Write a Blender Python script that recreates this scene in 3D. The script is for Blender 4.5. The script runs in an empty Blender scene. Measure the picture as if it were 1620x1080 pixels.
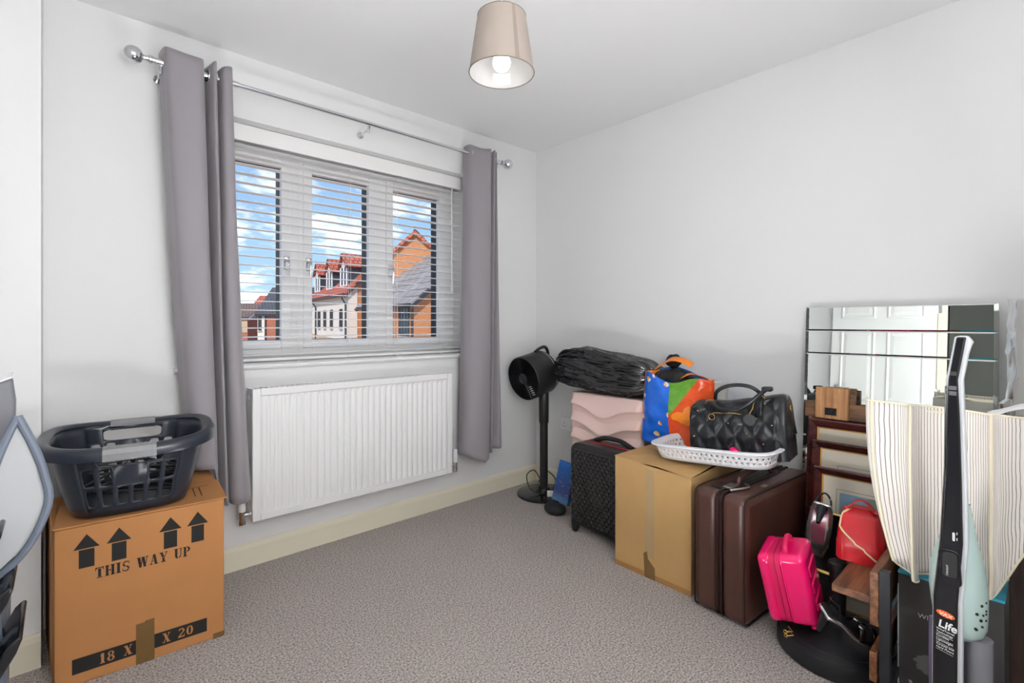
import bpy, bmesh, math, random
from mathutils import Vector, Matrix, Euler, noise as mnoise
random.seed(7)
R_ = math.radians
scene = bpy.context.scene
COL = scene.collection

# ---------------------------------------------------------------- camera
cam_d = bpy.data.cameras.new('camera'); cam = bpy.data.objects.new('camera', cam_d); COL.objects.link(cam)
cam.location = (0, 0, 1.142)
cam.rotation_euler = (R_(90), 0, R_(47.519 - 90))
cam_d.sensor_width = 36; cam_d.lens = 36 * 778 / 1620
cam_d.shift_y = -28 / 1620
cam_d.clip_start = 0.05; cam_d.clip_end = 500
scene.camera = cam
vs = scene.view_settings
vs.view_transform = 'Standard'; vs.look = 'None'; vs.gamma = 1; vs.use_curve_mapping = False
vs.exposure = 0.16

# ---------------------------------------------------------------- sky
wd = bpy.data.worlds.new('sky'); scene.world = wd; wd.use_nodes = True
nt = wd.node_tree; N = nt.nodes; L = nt.links
bg = N['Background']
tc = N.new('ShaderNodeTexCoord'); sep = N.new('ShaderNodeSeparateXYZ'); L.new(tc.outputs['Generated'], sep.inputs[0])
def wm(op, a, b=None, clamp=False):
    n = N.new('ShaderNodeMath'); n.operation = op; n.use_clamp = clamp
    for i, q in enumerate((a, b)):
        if q is None: continue
        if isinstance(q, (int, float)): n.inputs[i].default_value = q
        else: L.new(q, n.inputs[i])
    return n.outputs[0]
zc = wm('MAXIMUM', sep.outputs[2], 0.0)
den = wm('ADD', zc, 0.22)
cmb = N.new('ShaderNodeCombineXYZ')
L.new(wm('DIVIDE', sep.outputs[0], den), cmb.inputs[0]); L.new(wm('DIVIDE', sep.outputs[1], den), cmb.inputs[1]); cmb.inputs[2].default_value = 11.7
nz = N.new('ShaderNodeTexNoise'); nz.inputs['Scale'].default_value = 2.5; nz.inputs['Detail'].default_value = 7; nz.inputs['Roughness'].default_value = 0.55
L.new(cmb.outputs[0], nz.inputs['Vector'])
rampc = N.new('ShaderNodeValToRGB'); L.new(nz.outputs[0], rampc.inputs[0])
rampc.color_ramp.elements[0].position = 0.51; rampc.color_ramp.elements[0].color = (0, 0, 0, 1)
rampc.color_ramp.elements[1].position = 0.63; rampc.color_ramp.elements[1].color = (1, 1, 1, 1)
grad = N.new('ShaderNodeValToRGB'); L.new(zc, grad.inputs[0])
grad.color_ramp.elements[0].position = 0.0; grad.color_ramp.elements[0].color = (0.36, 0.54, 0.66, 1)
grad.color_ramp.elements[1].position = 0.55; grad.color_ramp.elements[1].color = (0.055, 0.19, 0.54, 1)
mixc = N.new('ShaderNodeMixRGB'); L.new(rampc.outputs[0], mixc.inputs[0]); L.new(grad.outputs[0], mixc.inputs[1]); mixc.inputs[2].default_value = (0.98, 0.99, 1.0, 1)
L.new(mixc.outputs[0], bg.inputs[0]); bg.inputs[1].default_value = 1.45

# ---------------------------------------------------------------- sun, the photographer's bounced flash and an added floor fill
sd = bpy.data.lights.new('sun', 'SUN'); sd.energy = 3.0; sd.angle = R_(1.0); sd.color = (1, 0.95, 0.88)
sun = bpy.data.objects.new('sun', sd); COL.objects.link(sun); sun.location = (-5, -8, 12)
sun.rotation_euler = Vector((0.62, 0.55, -0.72)).to_track_quat('-Z', 'Y').to_euler()
fd = bpy.data.lights.new('bounce_flash', 'AREA'); fd.shape = 'DISK'; fd.size = 0.5; fd.energy = 52; fd.color = (0.985, 0.99, 1.0)
fl = bpy.data.objects.new('bounce_flash', fd); COL.objects.link(fl); fl.location = (0.35, -0.06, 1.30)
fl.rotation_euler = Vector((0.05, -0.90, 0.30)).to_track_quat('-Z', 'Y').to_euler()

fd2 = bpy.data.lights.new('floor_fill', 'AREA'); fd2.shape = 'DISK'; fd2.size = 0.4; fd2.energy = 15; fd2.color = (0.985, 0.99, 1.0)  # unseen fill light added near the floor to lift ceiling and slat undersides
fl2 = bpy.data.objects.new('floor_fill', fd2); COL.objects.link(fl2); fl2.location = (0.80, 0.70, 0.22)
fl2.rotation_euler = (R_(180), 0, 0)

# ---------------------------------------------------------------- helpers
def srgb(*c):
    if len(c) == 1: h = c[0].lstrip('#'); c = [int(h[i:i + 2], 16) for i in (0, 2, 4)]
    o = []
    for v in c:
        v /= 255.0
        o.append(v / 12.92 if v <= 0.04045 else ((v + 0.055) / 1.055) ** 2.4)
    return tuple(o)

MATS = {}
class NT:
    """small wrapper for node trees"""
    def __init__(s, name):
        s.m = bpy.data.materials.new(name); s.m.use_nodes = True
        s.t = s.m.node_tree; s.b = s.t.nodes['Principled BSDF']
    def n(s, typ, **kw):
        o = s.t.nodes.new(typ)
        for k, v in kw.items(): setattr(o, k, v)
        return o
    def l(s, a, b): s.t.links.new(a, b)
    def math(s, op, a, b=None, c=None):
        o = s.n('ShaderNodeMath', operation=op)
        for i, q in enumerate((a, b, c)):
            if q is None: continue
            if isinstance(q, (int, float)): o.inputs[i].default_value = q
            else: s.l(q, o.inputs[i])
        return o.outputs[0]
    def noise(s, scale, vec=None, detail=3, rough=0.5):
        o = s.n('ShaderNodeTexNoise'); o.inputs['Scale'].default_value = scale
        o.inputs['Detail'].default_value = detail; o.inputs['Roughness'].default_value = rough
        if vec is not None: s.l(vec, o.inputs['Vector'])
        return o.outputs[0]
    def mix(s, f, a, b):
        o = s.n('ShaderNodeMixRGB')
        for i, q in enumerate((f, a, b)):
            if isinstance(q, (int, float)): o.inputs[i].default_value = q
            elif isinstance(q, tuple): o.inputs[i].default_value = (*q[:3], 1)
            else: s.l(q, o.inputs[i])
        return o.outputs[0]
    def coord(s, which='Object', scale=None):
        o = s.n('ShaderNodeTexCoord').outputs[which]
        if scale:
            mp = s.n('ShaderNodeMapping'); mp.inputs['Scale'].default_value = scale; s.l(o, mp.inputs[0]); o = mp.outputs[0]
        return o
    def bump(s, h, strength, dist=0.002):
        o = s.n('ShaderNodeBump'); o.inputs['Strength'].default_value = strength; o.inputs['Distance'].default_value = dist
        s.l(h, o.inputs['Height']); s.l(o.outputs[0], s.b.inputs['Normal'])

def M(name, col=None, rough=0.5, metal=0.0, var=None, bump=None, spec=0.5, coat=0, sheen=0, trans=0, ior=1.45, alpha=1, emit=None):
    if name in MATS: return MATS[name]
    t = NT(name); b = t.b
    b.inputs['Base Color'].default_value = (*col, 1); b.inputs['Roughness'].default_value = rough; b.inputs['Metallic'].default_value = metal
    b.inputs['Specular IOR Level'].default_value = spec; b.inputs['Coat Weight'].default_value = coat; b.inputs['Sheen Weight'].default_value = sheen
    b.inputs['Transmission Weight'].default_value = trans; b.inputs['IOR'].default_value = ior; b.inputs['Alpha'].default_value = alpha
    if emit: b.inputs['Emission Color'].default_value = (*emit[0], 1); b.inputs['Emission Strength'].default_value = emit[1]
    co = t.coord('Object')
    if var:
        f = t.noise(var[0], co, 4, 0.6)
        d = tuple(c * (1 - var[1]) for c in col); e = tuple(min(1, c * (1 + var[1])) for c in col)
        t.l(t.mix(f, d, e), b.inputs['Base Color'])
    if bump: t.bump(t.noise(bump[0], co, 4, 0.6), bump[1], bump[2] if len(bump) > 2 else 0.002)
    MATS[name] = t.m
    return t.m

class MB:
    def __init__(s): s.v = []; s.f = []; s.mi = []; s.uv = {}; s.cur = 0
    def add(s, verts, faces):
        o = len(s.v); s.v += [tuple(p) for p in verts]
        for f in faces: s.f.append(tuple(i + o for i in f)); s.mi.append(s.cur)
        return s
    def box(s, x0, x1, y0, y1, z0, z1):
        return s.add([(x0, y0, z0), (x1, y0, z0), (x1, y1, z0), (x0, y1, z0), (x0, y0, z1), (x1, y0, z1), (x1, y1, z1), (x0, y1, z1)],
                     [(0, 3, 2, 1), (4, 5, 6, 7), (0, 1, 5, 4), (1, 2, 6, 5), (2, 3, 7, 6), (3, 0, 4, 7)])
    def prism(s, poly, off):
        n = len(poly); off = Vector(off); a = [Vector(p) for p in poly]
        return s.add(a + [p + off for p in a], [tuple(range(n))[::-1], tuple(range(n, 2 * n))] + [(i, (i + 1) % n, (i + 1) % n + n, i + n) for i in range(n)])
    def poly(s, pts): return s.add(pts, [tuple(range(len(pts)))])
    def tube(s, pts, r, n=8, closed=False, caps=True):
        P = [Vector(p) for p in pts]; k = len(P); rr = r if isinstance(r, (list, tuple)) else [r] * k
        V = []; F = []; up = None
        for i in range(k):
            if closed: t = P[(i + 1) % k] - P[i - 1]
            else: t = P[min(i + 1, k - 1)] - P[max(i - 1, 0)]
            t.normalize()
            if up is None: up = Vector((0, 0, 1)) if abs(t.z) < 0.9 else Vector((1, 0, 0))
            a = t.cross(up)
            if a.length < 1e-5: a = t.orthogonal()
            a.normalize(); b = a.cross(t).normalized(); up = b
            for j in range(n):
                g = 2 * math.pi * j / n; V.append(P[i] + (a * math.cos(g) + b * math.sin(g)) * rr[i])
        for i in range(k if closed else k - 1):
            for j in range(n):
                p, q = i * n, ((i + 1) % k) * n; F.append((p + j, p + (j + 1) % n, q + (j + 1) % n, q + j))
        if caps and not closed: F += [tuple(range(n))[::-1], tuple(range((k - 1) * n, k * n))]
        return s.add(V, F)
    def lathe(s, prof, n=24, c=(0, 0, 0), mat=None, caps=True):
        V = []; F = []; k = len(prof); c = Vector(c)
        for r, z in prof:
            for j in range(n):
                g = 2 * math.pi * j / n; p = Vector((r * math.cos(g), r * math.sin(g), z)); p = (mat @ p) if mat else p; V.append(p + c)
        for i in range(k - 1):
            for j in range(n): F.append((i * n + j, i * n + (j + 1) % n, (i + 1) * n + (j + 1) % n, (i + 1) * n + j))
        if caps: F += [tuple(range(n))[::-1], tuple(range((k - 1) * n, k * n))]
        return s.add(V, F)
    def grid(s, nu, nv, fn, closeu=False, closev=False, uv=False):
        o = len(s.v); cu = nu if closeu else nu + 1; cv = nv if closev else nv + 1
        for j in range(cv):
            for i in range(cu):
                s.v.append(tuple(fn(i / nu, j / nv)))
                if uv: s.uv[len(s.v) - 1] = (i / nu, j / nv)
        for j in range(nv):
            for i in range(nu):
                a = i; b = (i + 1) % cu; c = j; d = (j + 1) % cv
                s.f.append((o + c * cu + a, o + c * cu + b, o + d * cu + b, o + d * cu + a)); s.mi.append(s.cur)
        return s
    def ring(s, pts, prof, closed=True, zfn=None):
        """sweep a closed profile [(out, up)] round a 2-D loop with mitred corners (points counter-clockwise: out is outward)"""
        k = len(pts); P = [Vector((p[0], p[1])) for p in pts]; n = len(prof); V = []; F = []
        for i in range(k):
            a = P[i] - P[i - 1]; b = P[(i + 1) % k] - P[i]
            if not closed and i == 0: a = b
            if not closed and i == k - 1: b = a
            a.normalize(); b.normalize(); na = Vector((a.y, -a.x)); nb = Vector((b.y, -b.x)); m = (na + nb) / max(0.2, 1 + na.dot(nb))
            z0 = zfn(i) if zfn else 0
            for o, u in prof: q = P[i] + m * o; V.append((q.x, q.y, z0 + u))
        for i in range(k if closed else k - 1):
            for j in range(n): p, q = i * n, ((i + 1) % k) * n; F.append((p + j, q + j, q + (j + 1) % n, p + (j + 1) % n))
        if not closed: F += [tuple(range(n)), tuple(range((k - 1) * n, k * n))[::-1]]
        return s.add(V, F)
    def perf(s, S, us, vsn, hole, n=16):
        """surface S(u,v) split in cells; hole(i,j) -> (fraction_u, fraction_v, exponent) leaves an opening in the cell"""
        for i in range(len(us) - 1):
            for j in range(len(vsn) - 1):
                u0, u1, v0, v1 = us[i], us[i + 1], vsn[j], vsn[j + 1]; h = hole(i, j)
                if not h:
                    s.add([S(u0, v0), S(u1, v0), S(u1, v1), S(u0, v1)], [(0, 1, 2, 3)]); continue
                cu, cv, du, dv = (u0 + u1) / 2, (v0 + v1) / 2, (u1 - u0) / 2, (v1 - v0) / 2; A = []; B = []
                for k in range(n):
                    g = 2 * math.pi * k / n; c, d = math.cos(g), math.sin(g); m = max(abs(c), abs(d))
                    A.append(S(cu + du * c / m, cv + dv * d / m)); e = 2 / h[2]
                    B.append(S(cu + du * h[0] * math.copysign(abs(c) ** e, c), cv + dv * h[1] * math.copysign(abs(d) ** e, d)))
                s.add(A + B, [(k, (k + 1) % n, (k + 1) % n + n, k + n) for k in range(n)])
        return s
    def move(s, off=(0, 0, 0), rot=None):
        m = (rot.to_matrix() if rot else Matrix.Identity(3)); o = Vector(off)
        s.v = [tuple(m @ Vector(p) + o) for p in s.v]; return s
    def build(s, name, mat, parent=None, smooth=False, bevel=0, seg=2, solid=0, subd=0, weld=False, loc=None, rot=None, angle=35, offs=0):
        me = bpy.data.meshes.new(name); me.from_pydata(s.v, [], s.f); me.update()
        ms = mat if isinstance(mat, (list, tuple)) else [mat]
        for m in ms: me.materials.append(m)
        if len(ms) > 1: me.polygons.foreach_set('material_index', s.mi)
        if s.uv:
            ul = me.uv_layers.new(name='UVMap')
            for lp in me.loops: ul.data[lp.index].uv = s.uv.get(lp.vertex_index, (0, 0))
        bm = bmesh.new(); bm.from_mesh(me)
        if weld: bmesh.ops.remove_doubles(bm, verts=bm.verts, dist=1e-5)
        bmesh.ops.recalc_face_normals(bm, faces=bm.faces); bm.to_mesh(me); bm.free()
        o = bpy.data.objects.new(name, me); COL.objects.link(o)
        if parent: o.parent = parent
        if loc: o.location = loc
        if rot: o.rotation_euler = rot
        if solid: m = o.modifiers.new('solid', 'SOLIDIFY'); m.thickness = solid; m.offset = offs
        if bevel:
            m = o.modifiers.new('bevel', 'BEVEL'); m.width = bevel; m.segments = seg; m.limit_method = 'ANGLE'; m.angle_limit = R_(40)
        if subd: m = o.modifiers.new('sub', 'SUBSURF'); m.levels = subd; m.render_levels = subd
        if smooth or bevel:
            for p in me.polygons: p.use_smooth = True
            try: me.set_sharp_from_angle(angle=R_(angle if not bevel else 50))
            except Exception: pass
        return o

def tag(o, label, cat, group=None):
    o['label'] = label; o['category'] = cat
    if group: o['group'] = group
    return o
def struct(o): o['kind'] = 'structure'; return o
def thing(name, label, cat, loc=(0, 0, 0), rot=(0, 0, 0), group=None):
    o = bpy.data.objects.new(name, None); COL.objects.link(o); o.location = loc; o.rotation_euler = rot; o.empty_display_size = 0.1
    return tag(o, label, cat, group)
def sthing(name, loc=(0, 0, 0), rot=(0, 0, 0)):
    o = bpy.data.objects.new(name, None); COL.objects.link(o); o.location = loc; o.rotation_euler = rot; o['kind'] = 'structure'; return o
def cat_rom(pts, m=6, closed=False):
    P = [Vector(p) for p in pts]; k = len(P); out = []
    for i in range(k if closed else k - 1):
        g = (lambda q: P[q % k]) if closed else (lambda q: P[max(0, min(k - 1, q))])
        a, b, c, d = g(i - 1), g(i), g(i + 1), g(i + 2)
        for j in range(m):
            t = j / m; out.append(0.5 * ((2 * b) + (c - a) * t + (2 * a - 5 * b + 4 * c - d) * t * t + (3 * b - a - 3 * c + d) * t ** 3))
    if not closed: out.append(P[-1])
    return out
def superell(a, b, n, m, arc=True):
    """m points of a superellipse, counter-clockwise from the -y side"""
    raw = []
    for k in range(m * 8):
        g = -math.pi / 2 + 2 * math.pi * k / (m * 8); c, d = math.cos(g), math.sin(g)
        raw.append(Vector((a * math.copysign(abs(c) ** (2 / n), c), b * math.copysign(abs(d) ** (2 / n), d))))
    ln = [0]
    for k in range(len(raw)): ln.append(ln[-1] + (raw[(k + 1) % len(raw)] - raw[k]).length)
    out = []; T = ln[-1]; q = 0
    for k in range(m):
        t = T * k / m
        while ln[q + 1] < t: q += 1
        f = (t - ln[q]) / max(1e-9, ln[q + 1] - ln[q]); out.append(raw[q].lerp(raw[(q + 1) % len(raw)], f))
    return out, T
def rrect(w, h, r, k=5):
    """rounded rectangle loop, counter-clockwise, centred"""
    o = []
    for cx, cy, a0 in ((w / 2 - r, -h / 2 + r, -90), (w / 2 - r, h / 2 - r, 0), (-w / 2 + r, h / 2 - r, 90), (-w / 2 + r, -h / 2 + r, 180)):
        for j in range(k + 1): g = R_(a0 + 90 * j / k); o.append((cx + r * math.cos(g), cy + r * math.sin(g)))
    return o
def text_mesh(body, size, mat, name, parent, loc, rot, extrude=0.0002, bold=0.0, align='LEFT', sx=1):
    cu = bpy.data.curves.new(name, 'FONT'); cu.body = body; cu.size = size; cu.extrude = extrude; cu.offset = bold; cu.align_x = align; cu.resolution_u = 3
    t = bpy.data.objects.new(name + '_tmp', cu); COL.objects.link(t)
    me = bpy.data.meshes.new_from_object(t.evaluated_get(bpy.context.evaluated_depsgraph_get()))
    bpy.data.objects.remove(t); bpy.data.curves.remove(cu)
    me.materials.clear(); me.materials.append(mat); me.name = name
    o = bpy.data.objects.new(name, me); COL.objects.link(o); o.parent = parent; o.location = loc; o.rotation_euler = rot; o.scale = (sx, 1, 1)
    return o

# ---------------------------------------------------------------- materials
wall_m = M('wall_paint', (0.82, 0.82, 0.82), 0.85, bump=(300, 0.05, 0.0005), spec=0.2)
ceil_m = M('ceiling_paint', (0.89, 0.89, 0.89), 0.9, bump=(200, 0.05, 0.0005), spec=0.2)
cream_m = M('cream_gloss', srgb(232, 226, 205), 0.35)
white_m = M('white_upvc', (0.93, 0.93, 0.93), 0.3)
wgloss_m = M('white_gloss', (0.82, 0.83, 0.82), 0.3)
blind_m = M('blind_white', (0.93, 0.92, 0.91), 0.4)
rad_m = M('radiator_white', (0.85, 0.85, 0.85), 0.35)
chrome_m = M('chrome', (0.72, 0.72, 0.74), 0.12, 1.0)
gold_m = M('gold_metal', srgb(214, 180, 110), 0.25, 1.0)
black_m = M('black_plastic', (0.012, 0.012, 0.013), 0.42)
blackg_m = M('black_gloss', (0.01, 0.01, 0.012), 0.16)
blackmetal_m = M('black_metal', (0.014, 0.015, 0.018), 0.5, var=(40, 0.2))
dark_m = M('dark_frame', (0.01, 0.01, 0.011), 0.5)
ink_m = M('black_ink', (0.012, 0.011, 0.010), 0.8)

def glass_mat(name, tint=(1, 1, 1), rough=0.0, ior=1.45):
    m = bpy.data.materials.new(name); m.use_nodes = True; t = m.node_tree; t.nodes.remove(t.nodes['Principled BSDF'])
    a = t.nodes.new('ShaderNodeBsdfTransparent'); a.inputs[0].default_value = (*tint, 1)
    g = t.nodes.new('ShaderNodeBsdfGlossy'); g.inputs['Roughness'].default_value = rough
    f = t.nodes.new('ShaderNodeFresnel'); f.inputs[0].default_value = ior; x = t.nodes.new('ShaderNodeMixShader')
    t.links.new(f.outputs[0], x.inputs[0]); t.links.new(a.outputs[0], x.inputs[1]); t.links.new(g.outputs[0], x.inputs[2])
    t.links.new(x.outputs[0], t.nodes['Material Output'].inputs[0]); return m
glass_m = glass_mat('window_glass')

def carpet_mat():
    t = NT('carpet'); co = t.coord('Object')
    f1 = t.noise(150, co, 3, 0.75); f2 = t.noise(7, co, 3, 0.6); f3 = t.noise(500, co, 2, 0.6)
    r = t.n('ShaderNodeValToRGB'); t.l(f1, r.inputs[0])
    e = r.color_ramp.elements; e[0].position = 0.36; e[0].color = (*srgb(90, 81, 77), 1); e[1].position = 0.62; e[1].color = (*srgb(226, 216, 210), 1)
    c = t.mix(0.12, r.outputs[0], t.mix(f2, srgb(104, 97, 92), srgb(186, 178, 172)))
    t.l(c, t.b.inputs['Base Color']); t.b.inputs['Roughness'].default_value = 0.95; t.b.inputs['Specular IOR Level'].default_value = 0.1; t.b.inputs['Sheen Weight'].default_value = 0.15
    t.bump(t.math('ADD', t.math('MULTIPLY', f1, 0.7), t.math('MULTIPLY', f3, 0.5)), 0.9, 0.008)
    return t.m
carpet_m = carpet_mat()

def wood_mat(name, c1, c2, rough=0.5, axis=0, freq=18, coat=0):
    t = NT(name); sc = [freq * 3] * 3; sc[axis] = freq * 0.22
    co = t.coord('Object', tuple(sc)); f = t.noise(1.0, co, 5, 0.65); g = t.noise(6.0, t.coord('Object'), 3, 0.6)
    r = t.n('ShaderNodeValToRGB'); t.l(t.math('ADD', t.math('MULTIPLY', f, 0.8), t.math('MULTIPLY', g, 0.2)), r.inputs[0])
    e = r.color_ramp.elements; e[0].position = 0.36; e[0].color = (*c1, 1); e[1].position = 0.62; e[1].color = (*c2, 1)
    t.l(r.outputs[0], t.b.inputs['Base Color']); t.b.inputs['Roughness'].default_value = rough; t.b.inputs['Coat Weight'].default_value = coat
    t.bump(f, 0.3, 0.001); return t.m

def card_mat(name, c):
    t = NT(name); co = t.coord('Object'); f = t.noise(9, co, 4, 0.6); g = t.noise(1, t.coord('Object', (900, 900, 6)), 2)
    d = tuple(x * 0.86 for x in c); e = tuple(min(1, x * 1.1) for x in c)
    t.l(t.mix(0.25, t.mix(f, d, e), t.mix(g, d, e)), t.b.inputs['Base Color'])
    t.b.inputs['Roughness'].default_value = 0.75; t.b.inputs['Specular IOR Level'].default_value = 0.25; t.bump(g, 0.15, 0.0006); return t.m
# ================================================================ the room
W, RX, H = 2.555, 2.579, 2.40
LX, FY = -0.50, -0.36           # left wall with the doorway, wall behind the camera
OX0, OX1, OZ0, OZ1 = 0.386, 1.95, 0.925, 2.104
struct(MB().box(-1.9, RX + 0.14, FY - 0.14, W + 0.3, -0.12, 0.0).build('floor', carpet_m))
struct(MB().box(-1.9, RX + 0.14, FY - 0.14, W + 0.3, H, H + 0.12).build('ceiling', ceil_m))
b = MB(); x0, x1 = LX - 0.12, RX + 0.14
b.box(x0, OX0, W, W + 0.3, 0, H).box(OX1, x1, W, W + 0.3, 0, H).box(OX0, OX1, W, W + 0.3, 0, OZ0).box(OX0, OX1, W, W + 0.3, OZ1, H)
struct(b.build('wall_back', wall_m))
struct(MB().box(RX, RX + 0.14, FY - 0.14, W, 0, H).build('wall_right', wall_m))
struct(MB().box(-1.9, RX, FY - 0.14, FY, 0, H).build('wall_front', wall_m))
DY0, DY1 = -0.22, 0.585
struct(MB().box(LX - 0.12, LX, DY1, W, 0, H).box(LX - 0.12, LX, FY, DY0, 0, H).box(LX - 0.12, LX, DY0, DY1, 2.02, H).build('wall_left', wall_m))
struct(MB().box(LX, -0.051, 2.28, W, 0, H).build('wall_corner', wall_m))
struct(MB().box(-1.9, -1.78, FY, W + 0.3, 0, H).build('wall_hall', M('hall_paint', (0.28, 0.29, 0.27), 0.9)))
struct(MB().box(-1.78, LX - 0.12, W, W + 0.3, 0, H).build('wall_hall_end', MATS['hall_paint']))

def baseboard(name, p0, p1, nrm):
    p0 = Vector((*p0, 0)); p1 = Vector((*p1, 0)); n = Vector((*nrm, 0))
    prof = [(0, 0), (0.017, 0), (0.017, 0.088), (0.013, 0.104), (0.006, 0.112), (0, 0.112)]
    poly = [p0 + n * a + Vector((0, 0, z)) for a, z in prof]
    return struct(MB().prism(poly, p1 - p0).build(name, cream_m))
baseboard('baseboard_back', (-0.051, W), (RX, W), (0, -1))
baseboard('baseboard_right', (RX, FY), (RX, W - 0.017), (-1, 0))
baseboard('baseboard_corner', (LX, 2.28), (-0.051, 2.28), (0, -1))
baseboard('baseboard_left', (LX, 0.66), (LX, 2.263), (1, 0))

# doorway behind the camera (seen in the mirror): frame, leaf folded back on the wall
dr = sthing('door_1', (LX, 0.62, 0))
df = MB(); df.box(-0.12, 0.018, -0.035, 0.03, 0, 2.05); df.box(-0.12, 0.018, DY0 - 0.62 - 0.03, DY0 - 0.62 + 0.035, 0, 2.05); df.box(-0.12, 0.018, DY0 - 0.62 - 0.03, 0.03, 1.985, 2.05)
df.build('door_frame', cream_m, dr, bevel=0.004)
lf = MB(); lf.box(0.03, 0.066, 0.03, 0.80, 0.012, 1.98)
leaf = lf.build('door_leaf', wgloss_m, dr, bevel=0.002)
for ya, yb in ((0.10, 0.375), (0.455, 0.73)):
    for za, zb in ((0.17, 0.72), (0.90, 1.55), (1.66, 1.88)):
        w, h = yb - ya, zb - za
        p = MB()
        for k, (i0, x0_, i1, x1_) in enumerate(((0, 0.001, 0.014, 0.010), (0.014, 0.010, 0.028, 0.002), (0.028, 0.002, 0.055, 0.008))):
            A = [(ya + i0, za + i0), (yb - i0, za + i0), (yb - i0, zb - i0), (ya + i0, zb - i0)]; B = [(ya + i1, za + i1), (yb - i1, za + i1), (yb - i1, zb - i1), (ya + i1, zb - i1)]
            for q in range(4): p.poly([(x0_, *A[q]), (x0_, *A[(q + 1) % 4]), (x1_, *B[(q + 1) % 4]), (x1_, *B[q])])
        i = 0.055; p.poly([(0.008, ya + i, za + i), (0.008, yb - i, za + i), (0.008, yb - i, zb - i), (0.008, ya + i, zb - i)])
        p.build('door_panel', wgloss_m, leaf, loc=(0.066, 0, 0))
for z in (0.22, 1.0, 1.76):
    MB().box(0.016, 0.03, 0.0, 0.05, z - 0.05, z + 0.05).tube([(0.03, 0.03, z - 0.05), (0.03, 0.03, z + 0.05)], 0.006).build('hinge', chrome_m, dr)
hd = MB().tube([(0.066, 0.74, 1.0), (0.115, 0.74, 1.0), (0.12, 0.72, 1.0), (0.12, 0.63, 1.0)], 0.009).lathe([(0.026, 0), (0.026, 0.008)], 16, (0.067, 0.74, 1.0), Matrix.Rotation(R_(90), 3, 'Y')); hd.build('door_handle', chrome_m, leaf, smooth=True)

# ---------------------------------------------------------------- window
win = sthing('window_1', (0, W, 0))
YF, YG, YO = 0.15, 0.178, 0.245
def rect_frame(b, X0, X1, Z0, Z1, wx, y0, y1, wz=None, wb=None):
    wz = wz or wx; wb = wb or wz
    b.box(X0, X0 + wx, y0, y1, Z0, Z1).box(X1 - wx, X1, y0, y1, Z0, Z1).box(X0 + wx, X1 - wx, y0, y1, Z1 - wz, Z1).box(X0 + wx, X1 - wx, y0, y1, Z0, Z0 + wb)
fr = MB(); rect_frame(fr, OX0, OX1, 0.948, OZ1, 0.088, YF + 0.008, YO - 0.03, 0.108, 0.072)
for a, c in ((0.892, 0.958), (1.38, 1.446)): fr.box(a - 0.003, c + 0.003, YF + 0.006, YO - 0.03, 1.0, 2.01)
fr.build('window_frame', white_m, win, bevel=0.004)
sashes = ((0.468, 0.892), (0.958, 1.38), (1.446, 1.872))
for k, (a, c) in enumerate(sashes):
    Z0, Z1 = 1.012, 2.002
    s_ = MB(); rect_frame(s_, a, c, Z0, Z1, 0.047, YF, YG + 0.012, 0.047, 0.045)
    # bevelled glazing bead
    A = (a + 0.047, c - 0.047, Z0 + 0.045, Z1 - 0.047); B = (A[0] + 0.004, A[1] - 0.004, A[2] + 0.004, A[3] - 0.004)
    sash = s_.build('sash', white_m, win, bevel=0.004)
    o_ = MB(); rect_frame(o_, a, c, Z0, Z1, 0.046, YG + 0.012, YO, 0.046, 0.044); o_.build('outer_frame', dark_m, sash)
    g_ = MB().poly([(A[0] - 0.005, YG, A[2] - 0.005), (A[1] + 0.005, YG, A[2] - 0.005), (A[1] + 0.005, YG, A[3] + 0.005), (A[0] - 0.005, YG, A[3] + 0.005)]); g_.build('pane', glass_m, sash)
    sp = MB(); rect_frame(sp, A[0] - 0.002, A[1] + 0.002, A[2] - 0.002, A[3] + 0.002, 0.004, YG + 0.002, YG + 0.02); sp.build('spacer', dark_m, sash)
    hx = c - 0.024 if k == 0 else a + 0.024
    h_ = MB().box(hx - 0.012, hx + 0.012, YF - 0.01, YF, 1.425, 1.50); h_.tube([(hx, YF - 0.008, 1.485), (hx, YF - 0.035, 1.485), (hx, YF - 0.043, 1.475), (hx, YF - 0.045, 1.44), (hx, YF - 0.04, 1.385)], [0.006, 0.006, 0.006, 0.0055, 0.005])
    h_.build('handle', chrome_m, sash, smooth=True)
si = MB(); prof = [(0.15, 0.925), (-0.012, 0.925), (-0.024, 0.93), (-0.03, 0.938), (-0.024, 0.946), (-0.012, 0.951), (0.15, 0.951)]
si.prism([(OX0 - 0.03, y, z) for y, z in prof], (OX1 - OX0 + 0.06, 0, 0)).build('window_sill', white_m, win, smooth=True, angle=25)
MB().box(OX0, OX1, YO, YO + 0.12, 0.90, 0.93).build('outer_sill', dark_m, win)

# ---------------------------------------------------------------- venetian blind
bl = thing('venetian_blind', 'white venetian blind with open slats hanging across the window', 'blind', (1.168, W + 0.1, 0.95))
bx0, bx1 = -0.772, 0.772
MB().box(bx0, bx1, -0.028, 0.03, 1.09, 1.15).build('head_rail', blind_m, bl)
MB().box(bx0 - 0.004, bx1 + 0.004, -0.04, -0.029, 1.072, 1.152).build('valance', blind_m, bl, bevel=0.003)
sl = MB()
sl.prism([(bx0, y, z) for y, z in ((-0.025, -0.0014), (-0.012, 0.0004), (0.012, 0.0004), (0.025, -0.0014), (0.025, 0.0012), (0.012, 0.003), (-0.012, 0.003), (-0.025, 0.0012))], (bx1 - bx0, 0, 0))
slat0 = sl.build('slat', blind_m, bl); slat0.location = (0, 0, 0.924 + 0.0443 * 3); slat0.rotation_euler.x = R_(2)
for k in range(1, 24):
    o = slat0.copy(); COL.objects.link(o); o.parent = bl; o.location = (0, 0, 0.924 + 0.0443 * (3 - k))
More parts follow.
